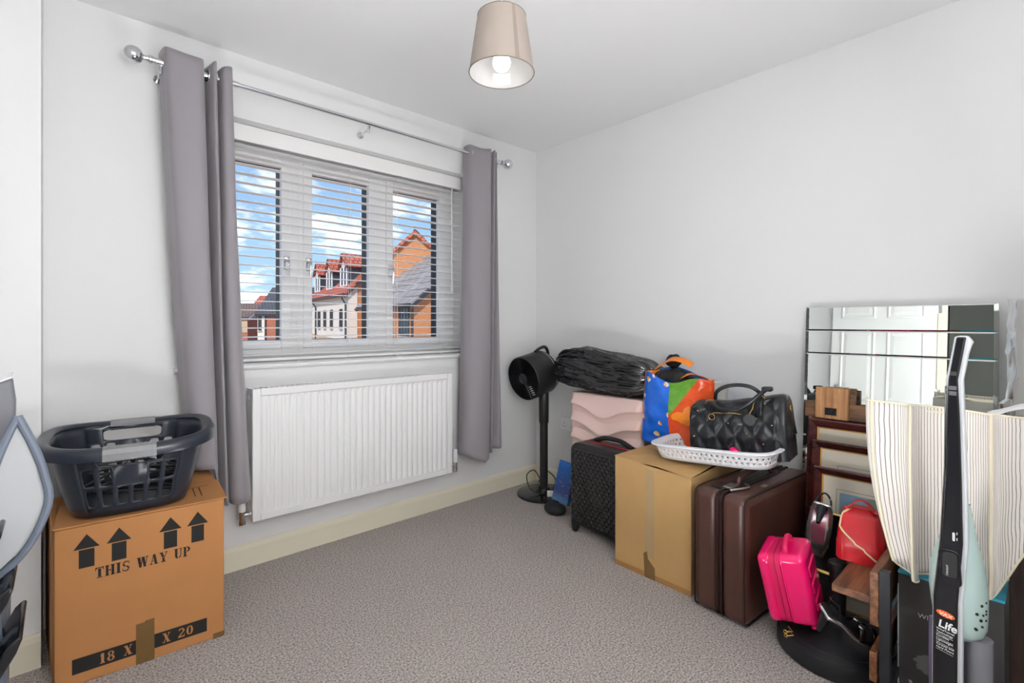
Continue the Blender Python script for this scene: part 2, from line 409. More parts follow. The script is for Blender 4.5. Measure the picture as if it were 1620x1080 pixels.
MB().box(bx0, bx1, -0.026, 0.026, 0.006, 0.022).build('bottom_rail', blind_m, bl, bevel=0.005)
for x in (-0.60, -0.26, 0.02, 0.31, 0.62):
    MB().tube([(x, -0.0262, 0.02), (x, -0.0262, 1.09)], 0.0009, 5).build('ladder_cord', blind_m, bl)
    MB().tube([(x + 0.012, 0.0262, 0.02), (x + 0.012, 0.0262, 1.09)], 0.0009, 5).build('ladder_cord', blind_m, bl)
    MB().box(x - 0.011, x + 0.011, -0.0265, -0.012, 0.001, 0.007).build('rail_cap', M('clear_grey_plastic', (0.45, 0.45, 0.45), 0.4), bl)
MB().tube([(0.70, -0.035, 1.08), (0.70, -0.036, 0.45)], 0.003, 6).box(0.694, 0.706, -0.041, -0.030, 0.40, 0.45).build('tilt_wand', blind_m, bl)

# ---------------------------------------------------------------- curtain pole
RY, RZ = W - 0.12, 2.203
cp = thing('curtain_pole', 'thin chrome curtain pole with ball ends above the window', 'curtain pole', (1.2, RY, RZ))
MB().tube([(-0.95, 0, 0), (-0.62, 0, 0)], 0.0125, 12).build('pole', chrome_m, cp, smooth=True)
MB().tube([(-0.62, 0, 0), (0.95, 0, 0)], 0.0095, 12).build('pole', chrome_m, cp, smooth=True)
ry = Matrix.Rotation(R_(90), 3, 'Y')
for sx in (-1, 1):
    f = MB(); r = 0.033
    f.lathe([(0.010, -0.062), (0.016, -0.058), (0.016, -0.05), (0.010, -0.045), (0.010, -0.034)] + [(max(0.001, r * math.sin(R_(a))), -r * math.cos(R_(a))) for a in range(18, 181, 12)], 20, (0, 0, 0), ry)
    if sx < 0: f.v = [(-x, y, z) for x, y, z in f.v]
    f.build('finial', chrome_m, cp, smooth=True, loc=(sx * 0.992, 0, 0))
for x in (-0.90, 0.006, 0.90):
    b_ = MB().tube([(x, 0.115, -0.03), (x, 0.05, -0.028), (x, 0.01, -0.024), (x, 0.0, -0.014)], 0.006, 8).lathe([(0.017, 0), (0.017, 0.006)], 16, (x, 0.114, -0.03), Matrix.Rotation(R_(90), 3, 'X')).tube([(x, 0.012, -0.045), (x, 0.012, -0.01)], 0.007, 8)
    b_.build('bracket', chrome_m, cp, smooth=True)

# ---------------------------------------------------------------- curtains
def fabric_mat(name, c):
    t = NT(name); co = t.coord('UV', (220, 900, 1)); f = t.noise(1, co, 3, 0.7); g = t.noise(4, t.coord('Object'), 3)
    t.l(t.mix(0.5, t.mix(f, tuple(x * 0.93 for x in c), tuple(x * 1.05 for x in c)), t.mix(g, tuple(x * 0.95 for x in c), tuple(x * 1.04 for x in c))), t.b.inputs['Base Color'])
    t.b.inputs['Roughness'].default_value = 0.65; t.b.inputs['Sheen Weight'].default_value = 0.25; t.b.inputs['Specular IOR Level'].default_value = 0.3
    t.bump(f, 0.1, 0.0006); return t.m
curt_m = fabric_mat('grey_sateen', srgb(138, 133, 138))
def curtain(label, loc, top, bot, ztop, zbot_fn, rings, eyelets):
    c = thing('curtain', label, 'curtain', loc, group='eyelet curtains at the window')
    T = cat_rom([(x, y, 0) for x, y in top], 7); B = cat_rom([(x, y, 0) for x, y in bot], 7); n = len(T) - 1; nv = 60
    def fn(u, v):
        i = round(u * n); s_ = v ** 0.85
        s_ = v * 0.75 + 0.25 * v * v
        p = T[i].lerp(B[i], s_); zb = zbot_fn(p.x)
        top_w = 0.010 * math.sin(u * 21) * (1 - v) ** 8
        z = ztop + top_w + (zb - ztop) * v
        k = mnoise.noise(Vector((u * 6, v * 7, 3.1 + loc[0]))) * 0.006 * min(1, 4 * v)
        return (p.x + k * 0.6, p.y + k, z)
    g = MB().grid(n, nv, fn, uv=True); body = g.build('drape', curt_m, c, smooth=True, solid=0.003, angle=80)
    # stitched header line
    hd = MB().tube([fn(i / n, 0.052) for i in range(n + 1)], 0.0012, 5); hd.build('header_seam', curt_m, c)
    for x, y, a in eyelets:
        MB().lathe([(0.016, -0.004), (0.025, -0.004), (0.026, 0), (0.025, 0.004), (0.016, 0.004), (0.016, -0.004)], 20, (x, y, RZ - loc[2]), Matrix.Rotation(R_(a), 3, 'Z') @ ry, caps=False).build('eyelet', chrome_m, c, smooth=True)
    return c
curtain('lilac-grey eyelet curtain left of the window, hem resting on the cardboard box', (0.40, RY, 0.345),
        [(-0.105, 0.045), (-0.098, 0.0), (-0.085, -0.045), (-0.03, -0.062), (0.028, -0.055), (0.045, 0.0), (0.043, 0.04), (0.052, 0.045), (0.06, 0.0), (0.075, -0.05), (0.088, -0.03), (0.09, 0.03), (0.098, 0.03), (0.112, -0.04), (0.145, -0.035), (0.155, 0.03)],
        [(-0.01, 0.05), (0.0, 0.02), (0.015, -0.03), (0.05, -0.055), (0.085, -0.05), (0.102, 0.0), (0.10, 0.04), (0.11, 0.045), (0.115, 0.0), (0.125, -0.045), (0.135, -0.03), (0.135, 0.03), (0.142, 0.02), (0.15, -0.05), (0.19, -0.065), (0.225, -0.02)],
        1.905, lambda x: 0.185 if x < 0.075 else (0.185 - 0.17 * min(1, (x - 0.075) / 0.03)), 0, ((-0.09, 0.0, 12), (0.044, 0.0, -10), (0.062, 0.0, 10), (0.091, 0, 5), (0.15, 0, -5)))
curtain('silver-grey eyelet curtain right of the window, hanging clear of the floor', (1.97, RY, 0.315),
        [(-0.11, 0.045), (-0.105, 0.0), (-0.085, -0.03), (-0.03, -0.05), (0.03, -0.055), (0.052, 0.0), (0.055, 0.04), (0.063, 0.02), (0.07, -0.035), (0.085, -0.03), (0.09, 0.02), (0.098, 0.02), (0.105, -0.02), (0.12, 0.01)],
        [(-0.15, 0.05), (-0.15, 0.0), (-0.12, -0.05), (-0.06, -0.07), (0.01, -0.06), (0.032, 0.0), (0.03, 0.045), (0.045, 0.03), (0.055, -0.03), (0.075, 0.0), (0.08, 0.04), (0.10, 0.0), (0.13, -0.03), (0.175, 0.01)],
        1.93, lambda x: 0.02 - 0.055 * max(0, 1 - abs(x + 0.03) / 0.12) + 0.0, 0, ((-0.095, -0.004, 14), (0.054, 0.0, -10), (0.066, 0.0, 10), (0.09, 0, 5)))

# ---------------------------------------------------------------- radiator
ra = thing('radiator', 'white panel radiator with vertical ribs below the window', 'radiator', (0.638, W - 0.101, 0.239))
RW, RH = 1.109, 0.606
nr = 31; x_a, x_b = 0.035, RW - 0.035
def radf(u, v):
    x = x_a + (x_b - x_a) * u; z = 0.035 + (RH - 0.07) * v
    f = (u * nr) % 1.0; prof_ = 0.5 - 0.5 * math.cos(2 * math.pi * f); prof_ = min(1, prof_ * 1.6)
    e = min(1, min(v, 1 - v) / 0.035)
    return (x, -0.006 - 0.009 * (1 - (1 - prof_) * e), z)
pn = MB().grid(nr * 8, 1, lambda u, v: radf(u, 0)) if False else MB()
vv = [0, 0.006, 0.02, 0.035, 0.05, 0.5, 0.95, 0.965, 0.98, 0.994, 1]
pn.grid(nr * 8, 10, lambda u, v: radf(u, vv[round(v * 10)]))
pn.build('front_panel', rad_m, ra, smooth=True, angle=60)
rb = MB(); rect_frame(rb, 0, RW, 0, RH, 0.0355, -0.015, -0.004, 0.0355); rb.build('panel_border', rad_m, ra, bevel=0.004)
MB().box(0.004, RW - 0.004, -0.0055, 0.0, 0.004, RH - 0.004).build('back_plate', rad_m, ra)
MB().box(0.004, RW - 0.004, 0.055, 0.064, 0.01, RH - 0.01).build('rear_panel', rad_m, ra, bevel=0.003)
for x in (0.0, RW - 0.004): MB().box(x, x + 0.004, -0.004, 0.07, 0.02, RH - 0.002).build('side_cover', rad_m, ra)
tg = MB()
for k in range(46): xx = 0.006 + k * (RW - 0.012) / 46; tg.box(xx, xx + 0.012, -0.002, 0.066, RH - 0.006, RH - 0.002)
tg.box(0, RW, -0.004, 0.0, RH - 0.008, RH).box(0, RW, 0.066, 0.07, RH - 0.008, RH)
tgo = tg.build('top_grille', rad_m, ra)
MB().lathe([(0.012, 0), (0.012, 0.006)], 12, (-0.001, 0.03, RH - 0.04), ry).build('bleed_plug', chrome_m, ra)
for sx, zt in ((-0.032, 0.055), (RW + 0.050, 0.09)):
    v = MB().tube([(sx, 0.03, 0.0), (sx, 0.09, -0.002)], 0.0075, 8).tube([(sx, 0.03, 0.03), (0.0 if sx < 0 else RW, 0.03, 0.03)], 0.011, 10).tube([(sx, 0.03, 0.0), (sx, 0.03, 0.05)], 0.013, 10).tube([(sx, 0.03, -0.012), (sx, 0.03, 0.002)], 0.016, 6)
    vo = v.build('valve', chrome_m, ra, smooth=True)
    MB().lathe([(0.012, 0.045), (0.015, 0.05), (0.0155, zt + 0.01), (0.013, zt + 0.035), (0.006, zt + 0.04)], 14, (sx, 0.03, 0)).build('valve_cap', white_m, vo, smooth=True)

# ---------------------------------------------------------------- wall socket
so = thing('wall_socket', 'white double wall socket behind the pink drawers', 'socket', (RX, 2.235, 0.405))
MB().box(-0.009, 0, -0.073, 0.073, 0, 0.086).build('face_plate', white_m, so, bevel=0.003)
for y in (-0.036, 0.036):
    MB().box(-0.012, -0.009, y - 0.007 + (0.022 if y > 0 else -0.022), y + 0.007 + (0.022 if y > 0 else -0.022), 0.056, 0.074).build('switch', white_m, so)
    for dy, z in ((0, 0.052), (-0.011, 0.030), (0.011, 0.030)): MB().box(-0.0095, -0.0088, y + dy - 0.002, y + dy + 0.002, z - 0.004, z + 0.004).build('pin_hole', dark_m, so)

# ---------------------------------------------------------------- pendant lamp
PX, PY = 1.055, 1.202
pl = thing('pendant_lamp', 'taupe drum pendant shade hanging from the ceiling with lit bulb', 'lamp', (PX, PY, 1.956))
MB().lathe([(0.05, 0.430), (0.05, 0.436), (0.046, 0.444)], 24).lathe([(0.006, 0.40), (0.02, 0.43)], 16).build('ceiling_rose', white_m, pl, smooth=True)
MB().tube([(0, 0, 0.15), (0, 0, 0.43)], 0.0032, 8).build('cord', white_m, pl, smooth=True)
t = NT('taupe_shade'); ms = t.n('ShaderNodeMixShader'); tr = t.n('ShaderNodeBsdfTranslucent'); c_ = srgb(164, 152, 142)
wv = t.noise(1, t.coord('Object', (30, 30, 900)), 3, 0.7); t.l(t.mix(wv, tuple(x * 0.9 for x in c_), tuple(x * 1.06 for x in c_)), t.b.inputs['Base Color']); t.b.inputs['Roughness'].default_value = 0.6
tr.inputs[0].default_value = (*srgb(200, 170, 145), 1); ms.inputs[0].default_value = 0.07; t.l(t.b.outputs[0], ms.inputs[1]); t.l(tr.outputs[0], ms.inputs[2]); t.l(ms.outputs[0], t.t.nodes['Material Output'].inputs[0])
shade_m = t.m
MB().lathe([(0.106, 0.0), (0.0785, 0.183)], 48, caps=False).build('shade', shade_m, pl, smooth=True)
MB().lathe([(0.1045, 0.0), (0.077, 0.183)], 48, caps=False).build('shade_lining', M('white_lining', (0.60, 0.59, 0.58), 0.6), pl, smooth=True)
for r, z in ((0.1055, 0.0), (0.078, 0.183)):
    MB().tube([(r * math.cos(R_(a)), r * math.sin(R_(a)), z) for a in range(0, 360, 8)], 0.0018, 6, closed=True).build('shade_rim', M('taupe_trim', srgb(120, 108, 100), 0.6), pl, smooth=True)
a = R_(-104); sm = MB(); e_ = 0.07
sm.poly([(0.1068 * math.cos(a - e_), 0.1068 * math.sin(a - e_), 0.002), (0.1068 * math.cos(a + e_), 0.1068 * math.sin(a + e_), 0.002), (0.0795 * math.cos(a + e_), 0.0795 * math.sin(a + e_), 0.181), (0.0795 * math.cos(a - e_), 0.0795 * math.sin(a - e_), 0.181)])
sm.build('shade_seam_shadow', M('taupe_seam_shadow', srgb(140, 126, 117), 0.6), pl)  # darker strip: the inside seam's shadow, painted onto the shade
fit = MB()
for g in (0, 120, 240): fit.tube([(0.02 * math.cos(R_(g)), 0.02 * math.sin(R_(g)), 0.15), (0.077 * math.cos(R_(g)), 0.077 * math.sin(R_(g)), 0.178)], 0.0014, 5)
fit.lathe([(0.022, 0.149), (0.022, 0.153)], 16); fit.build('shade_spider', white_m, pl)
MB().lathe([(0.012, 0.185), (0.017, 0.16), (0.019, 0.105)], 16).build('lamp_holder', white_m, pl, smooth=True)
bulb = MB().lathe([(0.012, 0.106), (0.013, 0.088), (0.017, 0.068)] + [(0.0295 * math.cos(R_(q)), 0.034 + 0.0295 * math.sin(R_(q))) for q in range(48, -89, -12)] + [(0.001, 0.0045)], 24)
bulb.build('bulb', M('lit_bulb', (1, 1, 1), 0.5, emit=((1.0, 0.97, 0.93), 2.6)), pl, smooth=True)
lbl = MB(); aa = math.atan2(PY, PX)
lbl.grid(8, 1, lambda u, v: ((0.1035 - 0.15 * (0.012 + 0.035 * v)) * math.cos(aa + (u - 0.5) * 0.62), (0.1035 - 0.15 * (0.012 + 0.035 * v)) * math.sin(aa + (u - 0.5) * 0.62), 0.012 + 0.035 * v))
lbl.build('care_label', M('paper_white', (0.88, 0.88, 0.87), 0.6), pl)
# ================================================================ left group
card1_m = card_mat('cardboard_tan', srgb(174, 121, 74)); tape_m = M('brown_tape', srgb(128, 98, 58), 0.3, spec=0.5, var=(30, 0.12))
cardin_m = M('cardboard_edge', srgb(150, 108, 68), 0.8)
# stencil capitals as flat polygons in a 1-high cell: straight bars (x0,y0,x1,y1,w) and arcs
def G_bar(p, x0, y0, x1, y1): p.append([(x0, y0), (x1, y0), (x1, y1), (x0, y1)])
def G_par(p, xa, ya, xb, yb, w): p.append([(xa, ya), (xa + w, ya), (xb + w, yb), (xb, yb)])
def G_arc(p, cx, cy, rx, ry, a0, a1, w0, w1, k=8):
    """crescent: stroke is thick (w0) sideways and thin (w1) at top and bottom"""
    for j in range(k):
        q = []
        for a in (a0 + (a1 - a0) * j / k, a0 + (a1 - a0) * (j + 1) / k): q.append(R_(a))
        o = [(cx + rx * math.cos(t), cy + ry * math.sin(t)) for t in q]; i = [(cx + (rx - w0) * math.cos(t), cy + (ry - w1) * math.sin(t)) for t in q]
        p.append([o[0], o[1], i[1], i[0]])
def stencil(ch):
    p = []; w = 0.72
    if ch == 'T':
        G_bar(p, 0.22, 0.10, 0.46, 0.86); G_bar(p, 0.12, 0, 0.56, 0.08); G_bar(p, 0, 0.88, 0.21, 1); G_bar(p, 0.25, 0.90, 0.43, 1); G_bar(p, 0.47, 0.88, 0.68, 1); G_bar(p, 0, 0.70, 0.06, 0.9); G_bar(p, 0.62, 0.70, 0.68, 0.9); w = 0.68
    elif ch == 'H':
        for x in (0.0, 0.46): G_bar(p, x + 0.06, 0.0, x + 0.27, 1); G_bar(p, x, 0, x + 0.33, 0.08); G_bar(p, x, 0.92, x + 0.33, 1)
        G_bar(p, 0.31, 0.44, 0.48, 0.56); w = 0.80
    elif ch in 'I1':
        G_bar(p, 0.08, 0.0, 0.31, 1); G_bar(p, 0, 0, 0.39, 0.08)
        if ch == 'I': G_bar(p, 0, 0.92, 0.39, 1)
        else: G_par(p, 0.0, 0.74, 0.10, 0.98, 0.06)
        w = 0.40
    elif ch == 'S':
        G_arc(p, 0.31, 0.73, 0.29, 0.27, 40, 165, 0.16, 0.10); G_arc(p, 0.31, 0.73, 0.29, 0.27, 175, 262, 0.16, 0.13); G_arc(p, 0.31, 0.27, 0.30, 0.28, 82, -5, 0.16, 0.13); G_arc(p, 0.31, 0.27, 0.30, 0.27, -15, -140, 0.16, 0.10); G_bar(p, 0.53, 0.70, 0.59, 0.98); G_bar(p, 0.02, 0.02, 0.08, 0.30); w = 0.62
    elif ch == 'W':
        G_par(p, 0.20, 0.0, 0.04, 1, 0.22); G_par(p, 0.30, 0.10, 0.44, 0.95, 0.07); G_par(p, 0.58, 0.0, 0.42, 1, 0.22); G_par(p, 0.68, 0.10, 0.84, 0.95, 0.07); G_bar(p, 0, 0.92, 0.32, 1); G_bar(p, 0.38, 0.92, 0.68, 1); G_bar(p, 0.76, 0.92, 1.0, 1); w = 1.0
    elif ch == 'A':
        G_par(p, 0.46, 0.0, 0.28, 1, 0.22); G_par(p, 0.10, 0.06, 0.30, 0.92, 0.07); G_bar(p, 0, 0, 0.26, 0.08); G_bar(p, 0.40, 0, 0.76, 0.08); G_bar(p, 0.26, 0.30, 0.38, 0.38); w = 0.76
    elif ch == 'Y':
        G_bar(p, 0.26, 0.0, 0.48, 0.44); G_par(p, 0.24, 0.48, 0.05, 1, 0.22); G_par(p, 0.44, 0.48, 0.60, 0.94, 0.07); G_bar(p, 0.16, 0, 0.58, 0.08); G_bar(p, 0, 0.92, 0.32, 1); G_bar(p, 0.50, 0.92, 0.74, 1); w = 0.74
    elif ch == 'U':
        G_bar(p, 0.06, 0.30, 0.28, 1); G_bar(p, 0.56, 0.32, 0.64, 1); G_arc(p, 0.34, 0.30, 0.28, 0.30, 180, 262, 0.22, 0.12); G_arc(p, 0.36, 0.30, 0.28, 0.30, 280, 360, 0.10, 0.12); G_bar(p, 0, 0.92, 0.34, 1); G_bar(p, 0.48, 0.92, 0.72, 1); w = 0.72
    elif ch == 'P':
        G_bar(p, 0.06, 0.0, 0.28, 1); G_bar(p, 0, 0, 0.38, 0.08); G_bar(p, 0, 0.92, 0.28, 1); G_arc(p, 0.34, 0.72, 0.32, 0.28, 90, -90, 0.20, 0.10); w = 0.68
    elif ch == '8':
        G_arc(p, 0.31, 0.75, 0.25, 0.25, 95, 265, 0.15, 0.08); G_arc(p, 0.31, 0.75, 0.25, 0.25, 85, -85, 0.15, 0.08); G_arc(p, 0.31, 0.27, 0.30, 0.28, 95, 265, 0.18, 0.09); G_arc(p, 0.31, 0.27, 0.30, 0.28, 85, -85, 0.18, 0.09); w = 0.64
    elif ch == '0':
        G_arc(p, 0.31, 0.5, 0.31, 0.5, 97, 263, 0.19, 0.10); G_arc(p, 0.31, 0.5, 0.31, 0.5, 83, -83, 0.19, 0.10); w = 0.64
    elif ch == '2':
        G_arc(p, 0.30, 0.70, 0.29, 0.30, 165, -30, 0.18, 0.10); G_par(p, 0.02, 0.16, 0.36, 0.58, 0.17); G_bar(p, 0.0, 0.0, 0.58, 0.15); G_bar(p, 0.54, 0.05, 0.60, 0.30); w = 0.62
    elif ch == 'X':
        G_par(p, 0.42, 0.0, 0.06, 1, 0.22); G_par(p, 0.08, 0.05, 0.24, 0.42, 0.07); G_par(p, 0.42, 0.60, 0.56, 0.95, 0.07); G_bar(p, 0, 0, 0.22, 0.08); G_bar(p, 0.36, 0, 0.70, 0.08); G_bar(p, 0, 0.92, 0.32, 1); G_bar(p, 0.48, 0.92, 0.70, 1); w = 0.70
    else: w = 0.42
    return p, w
def stencil_line(txt, h, x0, y, gap=0.10):
    """polygons of a line of lettering starting at x0, cap height h"""
    out = []; x = x0
    for ch in txt:
        p, w = stencil(ch)
        out += [[(x + a * h, y + b_ * h) for a, b_ in q] for q in p]; x += (w + gap) * h
    return out, x
# cardboard carton, front edge slightly off square to the wall
cb = thing('cardboard_box', 'large tan cardboard carton printed with arrows and THIS WAY UP', 'box', (-0.018, 2.078, 0), (0, 0, R_(-4)))
BW, BH, BD = 0.459, 0.505, 0.45
c = MB(); c.box(0, BW, 0, BD, 0, BH - 0.006)
c.add([(-0.001, 0.004, 0.0), (-0.001, 0.004, BH - 0.01), (-0.055, BD - 0.03, BH - 0.01), (-0.055, BD - 0.03, 0.0), (0.0, BD - 0.03, 0), (0.0, BD - 0.03, BH - 0.01)], [(0, 1, 2, 3), (1, 5, 2), (0, 3, 4), (2, 5, 4, 3)])
c.build('carton', card1_m, cb, bevel=0.003)
fl1 = MB().prism([(-0.003, -0.002, BH - 0.004), (-0.003, 0.225, BH + 0.004), (-0.003, 0.225, BH + 0.009), (-0.003, -0.002, BH + 0.001)], (BW + 0.012, 0, 0)); fl1.build('flap', card1_m, cb, bevel=0.001)
fl2 = MB().prism([(-0.003, BD + 0.002, BH - 0.004), (-0.003, 0.235, BH + 0.002), (-0.003, 0.235, BH + 0.007), (-0.003, BD + 0.002, BH + 0.001)], (BW + 0.006, 0, 0)); fl2.build('flap', card1_m, cb, bevel=0.001)
yp = -0.0006
def flat(bm_, polys): 
    for q in polys: bm_.add([(x, yp, z) for x, z in q], [tuple(range(len(q)))])
for x in (0.077, 0.158, 0.297, 0.377):
    z = 0.366
    for nm, q in (('arrow_shaft', [(x - 0.019, z), (x + 0.019, z), (x + 0.019, z + 0.058), (x - 0.019, z + 0.058)]), ('arrow_head', [(x - 0.032, z + 0.061), (x + 0.032, z + 0.061), (x, z + 0.106)])):
        pr_ = MB(); flat(pr_, [q]); pr_.build(nm, ink_m, cb)
def letters(txt, h, xa, xb, z, gap, mat):
    _, xe = stencil_line(txt, h, 0, 0, gap); k = (xb - xa) / xe; x = 0
    for ch in txt:
        p, w = stencil(ch)
        if p:
            m_ = MB(); flat(m_, [[(xa + (x + a * h) * k, z + b_ * h) for a, b_ in q] for q in p]); m_.build('letter', mat, cb)
        x += (w + gap) * h
letters('THIS WAY UP', 0.034, 0.098, 0.358, 0.323, 0.10, ink_m)
pb = MB(); flat(pb, [[(0.042, 0.036), (0.405, 0.036), (0.405, 0.084), (0.042, 0.084)]]); pb.build('black_band', ink_m, cb)
yp = -0.0009; letters('18 X 18 X 20', 0.032, 0.110, 0.368, 0.044, 0.14, card1_m)
yp = -0.0012
tp = MB().box(0.202, 0.228, -0.0016, -0.0010, 0.0, 0.135).box(0.226, 0.252, -0.0020, -0.0014, 0.0, 0.140); t_m = tape_m.copy(); t_m.name = 'tape_film'; t_m.node_tree.nodes['Principled BSDF'].inputs['Alpha'].default_value = 0.72
tp.build('tape', t_m, cb)
MB().box(BW - 0.035, BW + 0.001, -0.0014, -0.0008, 0.0, 0.018).build('tape', t_m, cb)
tl = MB()
for q in ([(0.375, 0.06), (0.378, 0.06), (0.378, 0.16), (0.375, 0.16)], [(0.395, 0.06), (0.398, 0.06), (0.398, 0.16), (0.395, 0.16)], [(0.36, 0.165), (0.43, 0.165), (0.43, 0.168), (0.36, 0.168)]): tl.add([(x, y, BH + 0.0025 + y * 0.0352) for x, y in q], [(0, 1, 2, 3)])
tl.build('line_print', ink_m, cb)

# ---------------------------------------------------------------- laundry basket on the carton
lb_m = M('slate_plastic', srgb(37, 42, 51), 0.28, var=(4, 0.06), bump=(500, 0.03, 0.0004)); grip_m = M('grey_rubber', srgb(128, 128, 130), 0.5)
lb = thing('laundry_basket', 'slate grey plastic laundry basket with ribbed grips on the tan carton', 'basket', (0.185, 2.205, 0.520), (R_(3.5), 0, R_(-6)))
HB = 0.235
def lb_pt(s, v):
    k = 0.74 + 0.26 * v ** 0.8
    pts, T = LBP; i = (s / T % 1.0) * len(pts); a = int(i) % len(pts); f = i - int(i)
    p = pts[a].lerp(pts[(a + 1) % len(pts)], f)
    return Vector((p.x * k, p.y * k * 0.99, HB * v + 0.004))
LBP = superell(0.212, 0.178, 3.6, 120); T = LBP[1]
bb = MB(); pit = 0.047
def side_cells(c0):
    cols = [c0 + (k - 3) * pit for k in range(7)]
    rows = [0.0, 0.13, 0.43, 0.72, 0.92, 1.0]
    for j in range(5):
        if j == 3:
            us = [cols[0], cols[1], cols[5], cols[6]]; bb.perf(lb_pt, us, [rows[3], rows[4]], lambda a, b_: (0.97, 0.86, 5) if a == 1 else None, 32)
        else:
            def hole(a, b_, j=j):
                if j == 1: return (0.66, 0.86, 5)
                if j == 2 and a in (0, 1, 4, 5): return (0.66, 0.86, 5)
            bb.perf(lb_pt, cols, [rows[j], rows[j + 1]], hole)
    return cols[0], cols[-1]
a0, a1 = side_cells(0.0); b0, b1 = side_cells(T / 2)
for s0, s1 in ((a1, b0), (b1, T + a0)):
    bb.grid(26, 8, lambda u, v: lb_pt(s0 + (s1 - s0) * u, v))
bb.build('tub', lb_m, lb, smooth=True, solid=0.0035, weld=True, offs=1)
MB().poly([lb_pt(T * k / 60, 0.0) for k in range(60)]).build('base', lb_m, lb, solid=0.003)
rim_loop = [(p.x, p.y) for p in LBP[0]]
rim_z = lambda i: HB - 0.004 + 0.012 * (abs(rim_loop[i][0]) / 0.212) ** 3
MB().ring(rim_loop, [(-0.004, 0.004), (0.004, 0.012), (0.018, 0.014), (0.030, 0.008), (0.036, -0.004), (0.036, -0.024), (0.033, -0.024), (0.031, -0.004), (0.016, 0.004), (-0.002, -0.002)], zfn=rim_z).build('rim', lb_m, lb, smooth=True, angle=50)
for c0 in (0, 60):
    sg = [rim_loop[(c0 + k) % 120] for k in range(-6, 7)]; g_ = MB(); n = len(sg)
    for k in range(n - 1):
        q = [sg[k], ((sg[k][0] * 0.15 + sg[k + 1][0] * 0.85), (sg[k][1] * 0.15 + sg[k + 1][1] * 0.85))]
        h = 0.003
        g_.ring(q, [(-0.006, 0.004), (0.004, 0.012 + h), (0.018, 0.014 + h), (0.030 + h, 0.008 + h), (0.036 + h, -0.004), (0.036 + h, -0.026), (0.030, -0.026), (0.026, -0.004), (0.012, 0.0), (-0.006, -0.004)], closed=False, zfn=lambda i: HB - 0.004)
    g_.ring(sg, [(-0.005, 0.004), (0.004, 0.013), (0.018, 0.0155), (0.031, 0.009), (0.0375, -0.004), (0.0375, -0.025), (0.031, -0.025), (0.027, -0.004), (0.014, 0.0), (-0.005, -0.003)], closed=False, zfn=lambda i: HB - 0.004)
    g_.build('grip', grip_m, lb)
# dark clothes hangers lying in the basket
hanger_m = M('dark_hanger', (0.02, 0.022, 0.026), 0.35)
def hanger(loc, rot, label):
    h = thing('clothes_hanger', label, 'hanger', loc, rot, 'black clothes hangers in the laundry basket')
    MB().tube(cat_rom([(-0.12, 0, 0), (-0.115, 0.008, 0.0), (0, 0.055, 0), (0.115, 0.008, 0), (0.12, 0, 0), (0.10, -0.004, 0), (0, -0.004, 0), (-0.10, -0.004, 0)], 5, True), 0.0042, 7, closed=True).build('frame', hanger_m, h, smooth=True)
    MB().tube(cat_rom([(0, 0.055, 0), (0, 0.075, 0), (0.018, 0.095, 0), (0.0, 0.115, 0), (-0.016, 0.103, 0)], 5), 0.002, 6).build('hook', hanger_m, h, smooth=True)
for k in range(5):
    hanger((0.185 + 0.02 * math.sin(k * 2.1), 2.17 + 0.02 * k, 0.562 + 0.016 * k), (R_(18 + 9 * math.sin(k)), R_(6 * math.cos(k * 1.7)), R_(-8 + 17 * math.sin(k * 1.3))), 'black plastic clothes hanger lying inside the slate laundry basket')

# ---------------------------------------------------------------- things at the left edge of the picture
tube_m = M('blue_grey_tube', srgb(104, 112, 126), 0.45); pale_m = M('pale_grey_panel', srgb(176, 178, 180), 0.55)
fg = thing('folding_seat', 'blue-grey tube frame with a pale curved panel beside the carton', 'folding seat', (-0.10, 1.78, 0))
tb = cat_rom([(-0.10, 0.02, 0.50), (-0.03, 0.01, 0.50), (0.035, 0, 0.565), (0.074, 0, 0.67), (0.066, 0.0, 0.75), (0.048, 0, 0.82), (0.017, 0, 0.905)], 8)
MB().tube(tb, 0.0095, 10).build('tube_frame', tube_m, fg, smooth=True)
MB().tube(cat_rom([(0.017, 0, 0.905), (0.0, 0.0, 0.86), (-0.022, 0.0, 0.79), (-0.04, 0, 0.70), (-0.06, 0.0, 0.60)], 6), 0.0095, 10).build('tube_frame', tube_m, fg, smooth=True)
pp = [(0.015, 0.90), (0.047, 0.815), (0.064, 0.75), (0.071, 0.67), (0.033, 0.57), (-0.03, 0.508), (-0.055, 0.60), (-0.038, 0.70), (-0.02, 0.79)]
MB().prism([(x, 0.004, z) for x, z in pp], (0, 0.006, 0)).build('panel', pale_m, fg)
MB().tube([(-0.06, 0.02, 0.0), (-0.06, 0.015, 0.52)], 0.0095, 10).tube([(0.0, 0.03, 0.0), (-0.03, 0.02, 0.50)], 0.0095, 10).build('leg', tube_m, fg, smooth=True)
gp = thing('grey_case', 'dark grey flat case with white top edge standing at the picture\'s left border', 'case', (-0.13, 1.90, 0))
MB().prism([(-0.12, 0, 0.0), (0.02, 0, 0.0), (0.03, 0, 0.60), (0.037, 0, 0.93), (0.030, 0, 0.994), (-0.12, 0, 0.93)], (0, 0.05, 0)).build('body', M('grey_sheen', srgb(112, 112, 118), 0.35), gp, bevel=0.006)
MB().prism([(0.030, -0.001, 0.9945), (0.030, 0.06, 1.004), (-0.12, 0.06, 0.950), (-0.12, -0.001, 0.931)], (0, 0, 0.004)).build('top_edge', white_m, gp)
rk = thing('black_rack', 'black plastic stacking rack with upturned trays below the blue-grey tube', 'rack', (-0.14, 1.66, 0))
